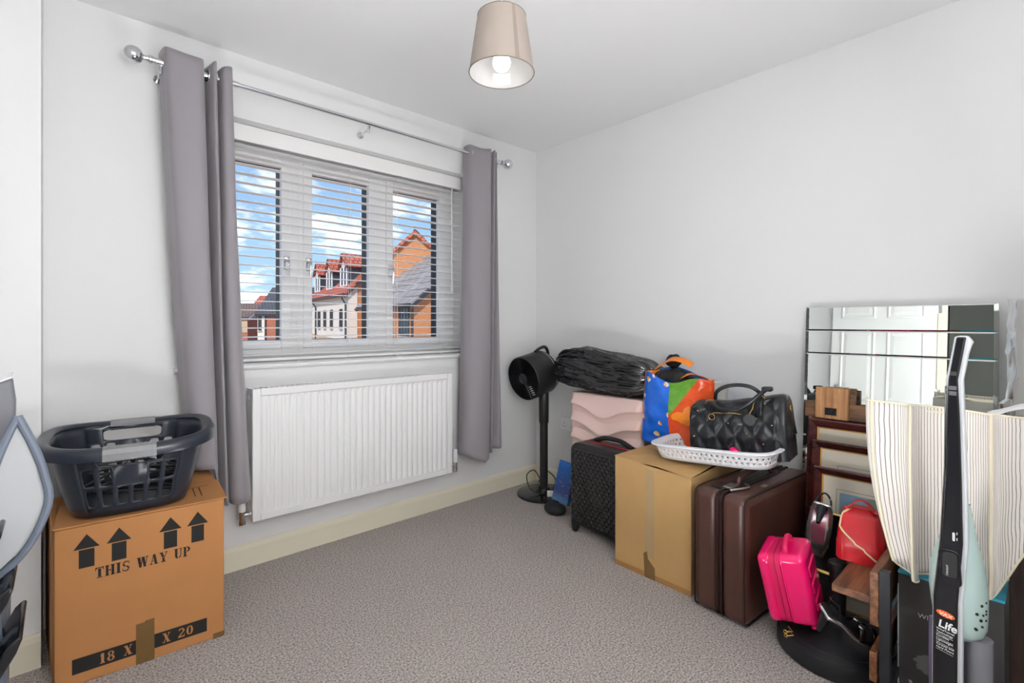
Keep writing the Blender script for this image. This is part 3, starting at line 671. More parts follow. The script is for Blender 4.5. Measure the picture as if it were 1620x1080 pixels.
for zc_, xo in ((0.60, 0.025), (0.47, 0.045), (0.345, 0.06)):
    pr2 = [(-0.12, zc_ - 0.06), (xo - 0.03, zc_ - 0.045), (xo, zc_ + 0.01), (xo + 0.012, zc_ + 0.045), (xo + 0.004, zc_ + 0.05), (xo - 0.012, zc_ + 0.035), (xo - 0.034, zc_ - 0.01), (-0.12, zc_ - 0.035)]
    MB().prism([(x, 0.0, z) for x, z in pr2], (0, 0.22, 0)).build('tray', blackg_m, rk, bevel=0.005)
for y in (0.015, 0.20): MB().box(-0.075, -0.045, y - 0.01, y + 0.01, 0, 0.62).build('upright', blackg_m, rk, bevel=0.003)
MB().box(-0.12, 0.01, 0.0, 0.22, 0.0, 0.03).build('foot', blackg_m, rk, bevel=0.004)
# ================================================================ right group, from the corner towards the camera
# ---------------------------------------------------------------- pedestal fan
fan = thing('pedestal_fan', 'black drum-shaped pedestal fan on a round base in the corner', 'fan', (2.381, 2.285, 0))
MB().lathe([(0.176, 0), (0.18, 0.004), (0.178, 0.014), (0.165, 0.019), (0.06, 0.024), (0.05, 0.034), (0.036, 0.05)], 48).build('base', blackg_m, fan, smooth=True)
MB().tube([(0, 0, 0.03), (0, 0, 0.50)], 0.0275, 20).build('pole', black_m, fan, smooth=True)
MB().lathe([(0.03, 0.478), (0.033, 0.49), (0.034, 0.70), (0.03, 0.72)], 20).build('pole_sleeve', black_m, fan, smooth=True)
ax = Vector((-0.165, 0.002, -0.034)).normalized()
rot = ax.to_track_quat('Z', 'Y').to_matrix()       # local z runs out of the front of the drum
cc = Vector((2.338 - 2.381, 2.340 - 2.285, 0.798))
hm = lambda z: cc + ax * z
MB().lathe([(0.142, 0.098), (0.147, 0.09), (0.147, -0.075)], 48, cc, rot, caps=False).build('drum', black_m, fan, smooth=True)
MB().lathe([(0.1475, -0.075), (0.1475, -0.079)], 48, cc, rot, caps=False).build('trim_ring', chrome_m, fan, smooth=True)
MB().lathe([(0.147, -0.079), (0.142, -0.10), (0.11, -0.125), (0.05, -0.135)], 48, cc, rot).build('rear_shell', black_m, fan, smooth=True)
gr = MB()
for r in [0.036 + 0.0066 * k for k in range(16)]: gr.lathe([(r, 0.097), (r + 0.0024, 0.0985), (r + 0.0024, 0.094), (r, 0.093)], 40, cc, rot, caps=False)
for k in range(16):
    g = 2 * math.pi * k / 16; e1 = rot @ Vector((math.cos(g), math.sin(g), 0)); gr.tube([cc + e1 * 0.03 + ax * 0.095, cc + e1 * 0.142 + ax * 0.096], 0.0018, 5)
MB().lathe([(0.001, 0.090), (0.143, 0.091)], 40, cc, rot, caps=False).build('grille_mesh', M('dark_mesh', (0.018, 0.018, 0.020), 0.6), fan)
go = gr.build('grille', blackg_m, fan); go['kind'] = 'stuff'
MB().lathe([(0.036, 0.090), (0.036, 0.099), (0.030, 0.103), (0.012, 0.104)], 24, cc, rot).build('hub_cap', M('hub_grey', (0.035, 0.035, 0.038), 0.3), fan, smooth=True)
bl_ = MB()
for k in range(7):
    g = 2 * math.pi * k / 7; u = rot @ Vector((math.cos(g), math.sin(g), 0)); w_ = rot @ Vector((-math.sin(g), math.cos(g), 0))
    MB().add([cc + u * 0.03 + w_ * -0.02 + ax * 0.03, cc + u * 0.135 + w_ * -0.03 + ax * 0.015, cc + u * 0.135 + w_ * 0.035 + ax * 0.05, cc + u * 0.03 + w_ * 0.02 + ax * 0.05], [(0, 1, 2, 3)]).build('blade', black_m, fan, solid=0.002)
e1 = Vector((0, 0, 1)); sd_ = ax.cross(e1).normalized(); upv = sd_.cross(ax)
hp = [cc + upv * 0.146 - ax * 0.045 + sd_ * 0.0, cc + upv * 0.162 - ax * 0.10, cc + upv * 0.155 - ax * 0.15, cc + upv * 0.10 - ax * 0.165, cc + upv * 0.03 - ax * 0.135]
MB().tube(cat_rom(hp, 5), 0.011, 8).build('carry_handle', black_m, fan, smooth=True)
MB().tube([(0, 0, 0.70), hm(-0.05) - upv * 0.13], [0.03, 0.026], 14).build('neck', black_m, fan, smooth=True)
lm_ = M('white_print', (0.8, 0.8, 0.8), 0.6)
er_ = Vector((0.737, -0.675, 0)); er_ = (er_ - ax * er_.dot(ax)).normalized()
for k in range(5):
    q = cc + ax * 0.0995 + er_ * (0.062 + 0.006 * k) - upv * (0.035 + 0.011 * k)
    MB().tube([tuple(q - er_ * 0.012 - upv * 0.006), tuple(q + er_ * 0.012 + upv * 0.006)], 0.0022, 5).build('printed_mark', lm_, fan)
txt = thing('fan_care_tag', 'white paper tag hanging from the fan cable on the round base', 'tag', (2.345, 2.17, 0.020))
MB().grid(6, 2, lambda u, v: (0.052 * (u - 0.5), -0.05 * (u - 0.5) + 0.006 * math.sin(u * 7), 0.002 + 0.04 * v), uv=False).build('paper', MATS['paper_white'], txt, solid=0.0006)
MB().tube(cat_rom([(0.0, -0.018, 0.07), (-0.02, -0.04, 0.04), (-0.075, -0.035, 0.030), (-0.11, 0.02, 0.06), (-0.10, 0.06, 0.135), (-0.02, 0.07, 0.15), (0.02, 0.05, 0.08), (-0.02, 0.0, 0.05), (-0.06, -0.05, 0.03), (0.0, -0.065, 0.03), (0.06, -0.05, 0.10), (0.055, 0.04, 0.14), (0.02, 0.07, 0.06)], 6), 0.0034, 7).build('power_cable', black_m, fan, smooth=True)

# ---------------------------------------------------------------- blue printed box and black pouch
def blue_mat():
    t = NT('blue_print'); co = t.coord('Object'); s_ = t.n('ShaderNodeSeparateXYZ'); t.l(co, s_.inputs[0])
    r = t.n('ShaderNodeValToRGB'); t.l(t.math('MULTIPLY', s_.outputs[2], 4.2), r.inputs[0]); e = r.color_ramp.elements
    e[0].color = (*srgb(60, 110, 160), 1); e[0].position = 0.05; e[1].color = (*srgb(25, 100, 185), 1); e[1].position = 1; m = e.new(0.25); m.color = (*srgb(38, 52, 120), 1)
    n_ = t.noise(1, t.coord('Object', (30, 30, 160)), 2); k = t.math('GREATER_THAN', n_, 0.64); t.l(t.mix(t.math('MULTIPLY', k, 0.35), r.outputs[0], (0.4, 0.5, 0.7)), t.b.inputs['Base Color']); t.b.inputs['Roughness'].default_value = 0.3; return t.m
bb_ = tag(MB().box(-0.012, 0.012, -0.15, 0.0, 0, 0.24).build('game_box', blue_mat(), None, bevel=0.002, loc=(2.245, 2.075, 0.060), rot=(R_(0), R_(16), R_(-10))), 'slim blue printed box leaning beside the black suitcase', 'box')
po = MB().grid(24, 12, lambda u, v: (0.05 * math.cos(2 * math.pi * u) * (math.sin(math.pi * v)) ** 0.4 + 0.004 * math.sin(9 * u), 0.075 * math.sin(2 * math.pi * u) * (math.sin(math.pi * v)) ** 0.4, 0.03 - 0.028 * math.cos(math.pi * v)), closeu=True)
tag(po.build('pouch', M('black_cloth', (0.012, 0.012, 0.013), 0.8, bump=(60, 0.3, 0.004)), None, smooth=True, weld=True, loc=(2.19, 2.01, 0.0)), 'small black fabric pouch under the slim blue box', 'pouch')

# ---------------------------------------------------------------- pink drawer tower
pk_m = M('blush_plastic', srgb(232, 203, 194), 0.38)
tw = thing('drawer_tower', 'pale pink plastic drawer tower with scooped fronts by the wall', 'drawers', (2.27, 1.722, 0))
MB().box(0.03, 0.295, -0.25, 0.252, 0.0, 0.728).build('body', pk_m, tw, bevel=0.012, seg=3)
def wave(y, z, a): return z - a * math.exp(-((y - 0.0) / 0.115) ** 2) + 0.0
for k in range(7):
    zt, zb = 0.718 - 0.1 * k, 0.718 - 0.1 * (k + 1); A = 0.012 if k == 0 else 0.050
    def fn(u, v):
        y = 0.252 - 0.504 * u; zt_ = wave(y, zt, A if k == 0 else 0.050); zb_ = max(0.004, wave(y, zb + 0.05, 0.062))
        edge = min(1, min(u, 1 - u) / 0.05); rnd = (1 - edge) ** 2 * 0.03
        return (-0.004 + 0.034 * (1 - edge * (1 - (1 - v) ** 1.3)) + rnd * 0.3, y, zt_ + (zb_ - zt_) * v)
    m_ = MB().grid(40, 8, fn)
    m_.grid(40, 3, lambda u, v: (lambda p: (min(0.032, p[0] + 0.034 * v), p[1], p[2] + 0.002 * v))(fn(u, 1.0)))
    m_.build('drawer_front', pk_m, tw, smooth=True, angle=40, weld=True)

# ---------------------------------------------------------------- black refuse sack lying on the tower
sack_m = M('black_polythene', (0.010, 0.010, 0.011), 0.14, bump=(14, 0.3, 0.010), spec=0.8)
def sackf(u, v):
    g = 2 * math.pi * u; e = math.sin(math.pi * min(max(v, 0.0), 1)) ; en = (1 - abs(2 * v - 1) ** 5.0) ** 0.5 if 0 < v < 1 else 0
    en = max(0.02, en); y = 0.40 - 0.73 * v
    c, s_ = math.cos(g), math.sin(g); n_ = 3.0
    x = 0.155 * math.copysign(abs(c) ** (2 / n_), c) * en; z = (0.118 + 0.01 * math.sin(4 * v)) * math.copysign(abs(s_) ** (2 / n_), s_) * en
    lf = math.exp(-v * 5.5); rgt = math.exp(-(1 - v) * 7)
    rid = (0.018 * lf * math.sin(13 * g + 2 * math.sin(6 * v)) + 0.010 * rgt * math.sin(11 * g)) * min(1, en * 2)
    w1 = mnoise.noise(Vector((c * 3.2, s_ * 3.2, v * 2.2))) * 0.022 + abs(mnoise.noise(Vector((c * 7, s_ * 7, v * 3 + 9)))) * 0.022 + abs(mnoise.noise(Vector((c * 13, s_ * 13, v * 4 + 5)))) * 0.010
    ph = 8 * g + 5 * mnoise.noise(Vector((c * 1.5, s_ * 1.5, v * 2.5))); cr = (1 - abs(math.sin(ph))) ** 3 * 0.013 * (0.35 + max(0, mnoise.noise(Vector((c * 2, s_ * 2, v * 4 + 3)))) * 1.6)
    ph2 = 17 * g + 7 * mnoise.noise(Vector((c * 2, s_ * 2, v * 3 + 8))); cr += (1 - abs(math.sin(ph2))) ** 2 * 0.003
    k = 1 + (rid + w1 + cr - 0.016) / 0.14
    z = z * k
    if z < -0.105: z = -0.105 + (z + 0.105) * 0.15
    return (x * k, y, z + 0.012 * math.sin(5 * v + 0.6) - 0.010 * v)
sk = MB().grid(220, 110, sackf, closeu=True)
tag(sk.build('refuse_sack', sack_m, None, smooth=True, weld=True, angle=180, loc=(2.405, 1.755, 0.858)), 'stuffed black polythene sack lying on the pink drawer tower', 'sack')
kn = MB().grid(24, 14, lambda u, v: ((0.05 + 0.012 * math.sin(9 * 2 * math.pi * u)) * math.cos(2 * math.pi * u) * math.sin(math.pi * v), -0.10 * (v - 0.5), (0.035 + 0.010 * math.sin(7 * 2 * math.pi * u)) * math.sin(2 * math.pi * u) * math.sin(math.pi * v)), closeu=True)
tag(kn.build('black_cloth_bundle', MATS['black_cloth'], None, smooth=True, weld=True, loc=(2.44, 1.37, 0.94)), 'bunched black cloth between the black sack and the wall', 'cloth')

# ---------------------------------------------------------------- cabin suitcase
shell_m = M('suitcase_shell', (0.012, 0.012, 0.013), 0.38); red_m = M('red_zip', srgb(190, 20, 45), 0.55)
cs = thing('cabin_suitcase', 'black hard-shell cabin suitcase with diamond relief and red zip', 'suitcase', (2.05, 1.595, 0), (0, 0, R_(-2)))
SW, SZ0, SZ1 = 0.385, 0.045, 0.492
def shell(x_front, x_back, front):
    m_ = MB(); nu, nv = 84, 100
    def fn(u, v):
        y = -(SW / 2) + SW * u; z = SZ0 + (SZ1 - SZ0) * v; r = 0.045
        dy = min(SW / 2 - abs(y), r); dz = min(z - SZ0, SZ1 - z, r)
        a, b_ = r - dy, r - dz; d = math.hypot(a, b_); e = min(1.0, d / r)
        # keep the outline a rounded rectangle
        if d > r: 
            k = r / d; sy = math.copysign(1, y); zc_ = SZ1 - r if z > (SZ0 + SZ1) / 2 else SZ0 + r
            y = sy * (SW / 2 - r + a * k); z = zc_ + math.copysign(b_ * k, z - zc_)
        drop = 0.03 * (1 - math.sqrt(max(0, 1 - e * e)))
        p = 0.0
        if front and e < 0.35:
            f1 = (y * 34 + z * 26) % 1.0; f2 = (y * 34 - z * 26) % 1.0
            p = 0.0075 * min(1, 2.2 * min(f1, 1 - f1, f2, 1 - f2) * 2)
        return (x_front + (drop - p if front else -(drop)), y, z)
    m_.grid(nu, nv, fn)
    lp = rrect(SW, SZ1 - SZ0, 0.045, 6); xa = x_front + (0.03 if front else -0.03); n = len(lp)
    V = [(xa, y, z + (SZ0 + SZ1) / 2) for y, z in lp] + [(x_back, y, z + (SZ0 + SZ1) / 2) for y, z in lp]
    m_.add(V, [(i, (i + 1) % n, (i + 1) % n + n, i + n) for i in range(n)])
    return m_
shell(0.0, 0.095, True).build('front_shell', shell_m, cs, smooth=True, angle=60)
shell(0.205, 0.108, False).build('rear_shell', shell_m, cs, smooth=True, angle=60)
lp = rrect(SW + 0.002, SZ1 - SZ0 + 0.002, 0.046, 6); n = len(lp); zc_ = (SZ0 + SZ1) / 2
MB().add([(0.094, y, z + zc_) for y, z in lp] + [(0.109, y, z + zc_) for y, z in lp], [(i, (i + 1) % n, (i + 1) % n + n, i + n) for i in range(n)]).build('zip', red_m, cs, smooth=True)
MB().tube(cat_rom([(0.14, -0.13, SZ1), (0.14, -0.10, SZ1 + 0.012), (0.14, -0.05, SZ1 + 0.026), (0.14, 0.04, SZ1 + 0.026), (0.14, 0.09, SZ1 + 0.012), (0.14, 0.12, SZ1)], 6), [0.013] * 31, 8).build('handle', black_m, cs, smooth=True)
for x in (0.03, 0.17):
    for y in (-0.165, 0.165):
        w_ = MB().lathe([(0.018, -0.008), (0.021, -0.005), (0.021, 0.005), (0.018, 0.008)], 18, (x, y - 0.0, 0.021), Matrix.Rotation(R_(90), 3, 'X'))
        wo = w_.build('wheel', black_m, cs, smooth=True); MB().lathe([(0.020, 0.028), (0.024, 0.05), (0.026, 0.07)], 12, (x, y, 0)).box(x - 0.016, x + 0.016, y - 0.015, y + 0.015, 0.022, 0.045).build('wheel_housing', black_m, wo, smooth=True)

# ---------------------------------------------------------------- brown carton (right)
card2_m = card_mat('cardboard_plain', srgb(184, 148, 98))
rb_ = thing('cardboard_box', 'plain brown taped cardboard carton with a lifted flap edge', 'box', (1.945, 1.205, 0), (0, 0, R_(-1)))
RBW, RBD, RBH = 0.388, 0.47, 0.512
cm = MB(); y0, y1 = -RBW / 2, RBW / 2
cm.add([(0, y0, 0), (RBD, y0, 0), (RBD, y1, 0), (0, y1, 0), (0, y0, RBH - 0.018), (RBD, y0, RBH), (RBD, y1, RBH), (0, y1, RBH)], [(0, 3, 2, 1), (0, 1, 5, 4), (1, 2, 6, 5), (2, 3, 7, 6), (3, 0, 4, 7)])
cm.build('carton', card2_m, rb_, bevel=0.002)
MB().add([(-0.002, y1 + 0.001, RBH + 0.002), (-0.002, -0.03, RBH + 0.000), (-0.004, y0 - 0.001, RBH - 0.016), (0.20, y0 - 0.001, RBH + 0.004), (0.235, y1 + 0.001, RBH + 0.004), (0.225, 0.0, RBH + 0.006), (0.0, 0.05, RBH - 0.004)], [(0, 6, 5, 4), (6, 1, 5), (1, 2, 3, 5)]).build('flap', card2_m, rb_, solid=0.004)
MB().add([(0.242, y1, RBH + 0.004), (0.24, y0, RBH + 0.004), (RBD + 0.002, y0, RBH + 0.002), (RBD + 0.002, y1, RBH + 0.002)], [(0, 1, 2, 3)]).build('flap', card2_m, rb_, solid=0.004)
tf = M('pale_tape', srgb(214, 186, 142), 0.3); tf.node_tree.nodes['Principled BSDF'].inputs['Alpha'].default_value = 0.55
MB().add([(-0.0012, 0.03, 0.10), (-0.0012, -0.018, 0.09), (-0.0012, -0.02, 0.30), (-0.0012, -0.018, 0.485), (-0.0012, 0.028, 0.49), (-0.0012, 0.024, 0.33)], [(0, 1, 2, 3, 4, 5)]).build('tape', tf, rb_)
MB().add([(-0.0016, 0.036, 0.105), (-0.0016, 0.018, 0.118), (-0.0016, 0.012, 0.085), (-0.0016, -0.022, 0.055), (-0.0016, -0.024, 0.0), (-0.0016, 0.030, 0.0)], [(0, 1, 2, 3, 4, 5)]).build('tape', t_m, rb_)
MB().box(-0.0014, -0.0008, y0, y1, 0.0, 0.024).build('tape', M('band_tape', srgb(160, 118, 70), 0.4), rb_)

# ---------------------------------------------------------------- colourful shopper
def shopper_mat():
    t = NT('shopper_print'); uv = t.coord('UV'); s_ = t.n('ShaderNodeSeparateXYZ'); t.l(uv, s_.inputs[0]); U, V = s_.outputs[0], s_.outputs[1]
    red = t.mix(t.noise(5, uv, 3), srgb(205, 40, 30), srgb(232, 104, 30)); gre = t.mix(t.noise(9, uv, 3), srgb(70, 130, 40), srgb(120, 175, 60))
    vor = t.n('ShaderNodeTexVoronoi'); vor.inputs['Scale'].default_value = 6.5; t.l(uv, vor.inputs['Vector']); nn = t.noise(22, uv, 2)
    spot = t.math('LESS_THAN', t.math('ADD', vor.outputs['Distance'], t.math('MULTIPLY', nn, 0.30)), 0.40)
    tint = t.mix(t.math('GREATER_THAN', t.noise(17, uv, 1), 0.5), srgb(240, 165, 50), srgb(225, 225, 230))
    blu = t.mix(spot, srgb(22, 98, 205), tint)
    d1 = t.math('LESS_THAN', t.math('ADD', U, t.math('MULTIPLY', V, 0.05)), 0.50)      # blue panel
    d2 = t.math('GREATER_THAN', t.math('ADD', t.math('MULTIPLY', V, 0.75), t.math('MULTIPLY', U, -1.0)), -0.10)   # green wedge
    org = t.math('GREATER_THAN', t.noise(3.2, uv, 2), 0.56)
    col = t.mix(d1, t.mix(d2, t.mix(org, red, srgb(238, 138, 40)), gre), blu)
    lf = t.math('LESS_THAN', U, 0.045); col = t.mix(lf, col, srgb(236, 150, 60))
    t.l(col, t.b.inputs['Base Color']); t.b.inputs['Roughness'].default_value = 0.22; t.bump(t.noise(6, uv, 3), 0.35, 0.02); return t.m
shp_m = shopper_mat(); org_m = M('orange_film', srgb(240, 130, 30), 0.3, var=(14, 0.2))
sh = thing('shopping_bag', 'glossy blue green and red reusable shopping bag with orange handles', 'shopping bag', (2.27, 1.272, 0.520))
def shf(u, v):
    """front sheet (u: left to right, v: bottom to top) and round the ends"""
    y = 0.195 - 0.385 * u; bul = math.sin(math.pi * u) ** 0.6
    x = -0.035 * bul * (0.4 + 0.6 * math.sin(math.pi * min(1, v * 1.1))) + 0.03 * abs(2 * u - 1) ** 6
    k = mnoise.noise(Vector((u * 4, v * 4, 2.0))) * 0.016 + mnoise.noise(Vector((u * 9, v * 8, 7.0))) * 0.006
    lean = 0.018 * (1 - v) - 0.012 * v
    z = 0.028 * max(0, (0.25 - u)) * (1 - v) + v * (0.355 + 0.02 * math.sin(u * 8 + 1) - 0.02 * u)
    return (x + k, y + lean * (1 - 2 * u if u < 0.3 else 0.2) + 0.5 * k, z)
MB().grid(40, 40, shf, uv=True).build('front_panel', shp_m, sh, smooth=True, angle=180, solid=0.002)
def shb(u, v):
    p = shf(u, v); return (0.19 - p[0] * 0.6, p[1], v * (0.375 + 0.02 * math.sin(u * 6) - 0.03 * u))
MB().grid(24, 24, shb, uv=True).build('back_panel', M('blue_film', srgb(30, 80, 160), 0.3, var=(12, 0.5)), sh, smooth=True, solid=0.002)
for u, m_, nm in ((0.0, org_m, 'side_gusset'), (1.0, M('pale_film', srgb(198, 196, 190), 0.3, var=(16, 0.25)), 'side_gusset')):
    MB().grid(10, 24, lambda a, v: tuple(Vector(shf(u, v)).lerp(Vector(shb(u, v)), a) + Vector((0, (1 if u == 0 else -1) * -0.03 * math.sin(math.pi * a), 0)))).build(nm, m_, sh, smooth=True, solid=0.002)
MB().box(0.02, 0.17, -0.17, 0.17, 0.0, 0.01).build('base', org_m, sh)
MB().grid(14, 4, lambda u, v: (0.02 + 0.05 * v + 0.012 * math.sin(u * 9), -0.02 - 0.155 * u, 0.345 + 0.030 * math.sin(math.pi * u) + 0.018 * v * math.cos(u * 5))).build('top_fold', org_m, sh, smooth=True, solid=0.002)
MB().grid(16, 4, lambda u, v: (0.07 + 0.035 * v + 0.01 * math.sin(u * 8), 0.155 - 0.20 * u, 0.375 + 0.055 * math.sin(math.pi * min(1, u * 0.85)) + 0.02 * v)).build('handle_flap', org_m, sh, smooth=True, solid=0.002)
blk = MB().grid(30, 16, lambda u, v: (0.085 + 0.07 * math.cos(2 * math.pi * u) * math.sin(math.pi * v) + 0.012 * math.sin(7 * u * 6), 0.05 + 0.11 * math.sin(2 * math.pi * u) * math.sin(math.pi * v), 0.335 - 0.05 * math.cos(math.pi * v) + 0.012 * mnoise.noise(Vector((u * 9, v * 9, 1)))), closeu=True)
tag(blk.build('dark_garment', MATS['black_cloth'], None, smooth=True, weld=True, loc=(2.27, 1.272, 0.520)), 'crumpled black garment in the top of the colourful shopping bag', 'clothing')

# ---------------------------------------------------------------- brown leather suitcase
def leather(name, c, rough=0.35, sc=5):
    t = NT(name); co = t.coord('Object'); f = t.noise(sc, co, 4, 0.6); g = t.noise(160, co, 3, 0.6)
    t.l(t.mix(f, tuple(x * 0.55 for x in c), tuple(min(1, x * 1.5) for x in c)), t.b.inputs['Base Color']); t.b.inputs['Roughness'].default_value = rough; t.bump(g, 0.12, 0.001); return t.m
br_m = leather('brown_leather', srgb(74, 46, 38), 0.34); brd_m = M('dark_leather', srgb(40, 26, 23), 0.4)
br = thing('leather_suitcase', 'dark brown leather suitcase standing on its side under the white tray', 'suitcase', (1.872, 0.862, 0.0), (0, 0, R_(-4)))
def soft_half(x0, x1, y0, y1, z0, z1, r=0.032):
    return MB().box(x0, x1, y0, y1, z0, z1)
soft_half(0, 0.60, 0.006, 0.108, 0.012, 0.488).build('front_half', br_m, br, bevel=0.03, seg=5)
soft_half(0, 0.60, -0.108, -0.004, 0.012, 0.488).build('rear_half', br_m, br, bevel=0.03, seg=5)
MB().box(0.012, 0.588, -0.006, 0.008, 0.022, 0.478).build('zip_gusset', brd_m, br)
def pipe_loop(y, m=0.006):
    lp = rrect(0.60, 0.476, 0.032, 5); return [(0.30 + a, y, 0.25 + b_) for a, b_ in lp]
for y in (0.100, 0.012, -0.010, -0.100): MB().tube(pipe_loop(y), 0.0036, 6, closed=True).build('piping', brd_m, br, smooth=True)
MB().box(0.14, 0.46, -0.03, 0.03, 0.486, 0.490).build('top_band', brd_m, br)
hm_ = MB().tube(cat_rom([(0.16, 0, 0.489), (0.155, 0, 0.505), (0.19, 0, 0.520), (0.30, 0.0, 0.524), (0.40, 0, 0.520), (0.44, 0, 0.505), (0.435, 0, 0.489)], 6), 0.009, 8)
hm_.build('handle', br_m, br, smooth=True)
MB().box(0.055, 0.13, 0.015, 0.065, 0.489, 0.4925).build('leather_tab', brd_m, br, bevel=0.002)
MB().box(0.07, 0.14, -0.012, 0.022, 0.489, 0.497).tube(cat_rom([(0.05, -0.02, 0.493), (0.09, -0.045, 0.497), (0.14, -0.05, 0.495), (0.17, -0.02, 0.493)], 5), 0.006, 6).build('buckle', M('steel_satin', (0.6, 0.57, 0.52), 0.3, 1.0), br, bevel=0.002)
MB().box(0.20, 0.235, -0.085, -0.065, 0.489, 0.492).build('name_plate', MATS['steel_satin'], br)
for x in (0.05, 0.52): MB().box(x, x + 0.05, -0.09, 0.09, 0.0, 0.014).build('foot', black_m, br)

# ---------------------------------------------------------------- white perforated tray
wt_m = M('white_plastic', (0.84, 0.84, 0.86), 0.35)
wt = thing('perforated_tray', 'white plastic basket tray with round holes across the carton and suitcase', 'tray', (2.145, 0.988, 0.548), (R_(-5.0), R_(-2), 0))
TP = superell(0.135, 0.262, 5.0, 160); TT = TP[1]
def tr_pt(s, v):
    pts = TP[0]; i = (s / TT % 1.0) * len(pts); a = int(i) % len(pts); f = i - int(i); p = pts[a].lerp(pts[(a + 1) % len(pts)], f); k = 0.88 + 0.12 * v
    return Vector((p.x * k - 0.0, p.y * (0.93 + 0.07 * v), 0.068 * v))
ns = 62; us = [TT * k / ns for k in range(ns + 1)]
w_ = MB()
w_.perf(tr_pt, us, [0.02, 0.20], lambda i, j: None); w_.perf(tr_pt, us, [0.20, 0.48], lambda i, j: (0.36, 0.40, 2)); w_.perf(tr_pt, us, [0.76, 1.0], lambda i, j: None)
us2 = [u + TT / ns / 2 for u in us]; w_.perf(tr_pt, us2, [0.48, 0.76], lambda i, j: (0.36, 0.40, 2))
w_.build('side_wall', wt_m, wt, smooth=True, weld=True, solid=0.003, angle=60)
MB().poly([tr_pt(TT * k / 80, 0.02) for k in range(80)]).build('base', wt_m, wt, solid=0.003)
MB().ring([(p.x, p.y) for p in TP[0]], [(-0.003, 0.066), (0.002, 0.072), (0.016, 0.070), (0.019, 0.064), (0.017, 0.062), (0.0, 0.065)]).build('rim', wt_m, wt, smooth=True, angle=50)
tag(MB().lathe([(0.001, 0), (0.02, 0.004), (0.026, 0.02), (0.02, 0.034), (0.001, 0.038)], 20).build('pink_lid', M('hot_pink', srgb(232, 10, 110), 0.28), None, smooth=True, loc=(2.045, 0.885, 0.595), rot=(R_(30), R_(20), 0)), 'hot pink round plastic lid inside the white tray', 'lid')

# ---------------------------------------------------------------- quilted black handbag
bagl_m = M('black_leather', srgb(24, 26, 31), 0.36, bump=(240, 0.12, 0.0008))
hb = thing('handbag', 'quilted black leather barrel handbag with gold studs in the white tray', 'handbag', (2.200, 0.905, 0.576), (R_(-4), 0, R_(7)))
HL, HW, HH = 0.395, 0.180, 0.268
def hbf(u, v):
    """u round the section from bottom front over the top, v along the bag from left (+y) to right"""
    t_ = u; y = HL / 2 - HL * v
    end = abs(2 * v - 1); en = (1 - end ** 8) ** 0.5 if end < 1 else 0
    g = math.pi * (1.0 - 1.0 * t_)      # pi .. 0
    w = HW / 2 * (1 - 0.0 * v); hh = HH * (0.86 + 0.16 * v - 0.06 * math.sin(math.pi * v))
    a = math.cos(g); s_ = math.sin(g)
    x = w * math.copysign(abs(a) ** 0.75, a); z = hh * max(0.0, s_) ** 0.72
    x *= (0.84 + 0.16 * en); z = z * (0.90 + 0.10 * en)
    # quilting on the front face
    q = 0.0
    P_ = u * 0.50; Q_ = v * HL
    if u < 0.42:
        f1 = ((Q_ + P_) / 0.078) % 1.0; f2 = ((Q_ - P_) / 0.078) % 1.0
        q = 0.0085 * min(1, 3.2 * min(f1, 1 - f1, f2, 1 - f2)) ** 0.8 * min(1, (0.42 - u) / 0.05) * min(1, max(0, (0.93 - v)) / 0.04)
    wr = mnoise.noise(Vector((u * 5, v * 5, 4.4))) * 0.007
    return (x - q - wr, y, z + wr)
m_ = MB().grid(90, 100, hbf)
m_.grid(90, 8, lambda u, v: tuple(Vector(hbf(u, 0)).lerp(Vector((0, HL / 2 + 0.012 * math.sin(math.pi * u), 0.085)), v)))
m_.grid(90, 8, lambda u, v: tuple(Vector(hbf(u, 1)).lerp(Vector((0, -HL / 2 - 0.02 * math.sin(math.pi * u), 0.10)), v)))
m_.grid(8, 100, lambda u, v: tuple(Vector(hbf(0, v)).lerp(Vector(hbf(1, v)), u)))
for vv_ in (0, 1): m_.poly([hbf(k / 30, vv_) for k in range(31)])
m_.build('body', bagl_m, hb, smooth=True, angle=70, weld=True)
def hb_at(u, v, out=0.004):
    p = Vector(hbf(u, v)); q = Vector((0, p.y, 0.09)); return p + (p - q).normalized() * out
def on(u, v): return hb_at(u, v)
for side, xs in ((0, -0.055), (1, 0.03)):
    pts = [hb_at(0.36 if side == 0 else 0.62, 0.20), hb_at(0.40 if side == 0 else 0.60, 0.20, 0.012)]
    if side == 0: lp_ = [(-0.075, 0.105, 0.195), (-0.085, 0.10, 0.225), (-0.105, 0.05, 0.205), (-0.112, -0.01, 0.200), (-0.10, -0.06, 0.225), (-0.075, -0.10, 0.262), (-0.05, -0.125, 0.285)]
    else: lp_ = [(-0.01, 0.098, 0.235), (-0.025, 0.085, 0.268), (-0.03, 0.045, 0.292), (-0.03, -0.01, 0.300), (-0.03, -0.06, 0.292), (-0.02, -0.09, 0.268), (-0.01, -0.105, 0.24)]
    MB().tube(cat_rom(lp_, 7), 0.0085, 10).build('handle', bagl_m, hb, smooth=True)
MB().box(-0.062, -0.028, -0.148, -0.108, 0.276, 0.296).build('handle_cuff', bagl_m, hb, bevel=0.006)
for v in (0.22, 0.74):
    p = hb_at(0.33, v, 0.003); s_ = MB()
    s_.grid(3, 8, lambda a, t_: tuple(hb_at(0.20 + 0.19 * t_, v - 0.035 + 0.07 * a, 0.005))).build('handle_strap', bagl_m, hb, smooth=True, solid=0.003)
    c_ = hb_at(0.385, v, 0.008); rg = MB().tube([tuple(c_ + Vector((0.004, 0.020 * math.cos(R_(a)), 0.011 * math.sin(R_(a))))) for a in range(0, 360, 24)], 0.0022, 6, closed=True); rg.build('ring', gold_m, hb, smooth=True)
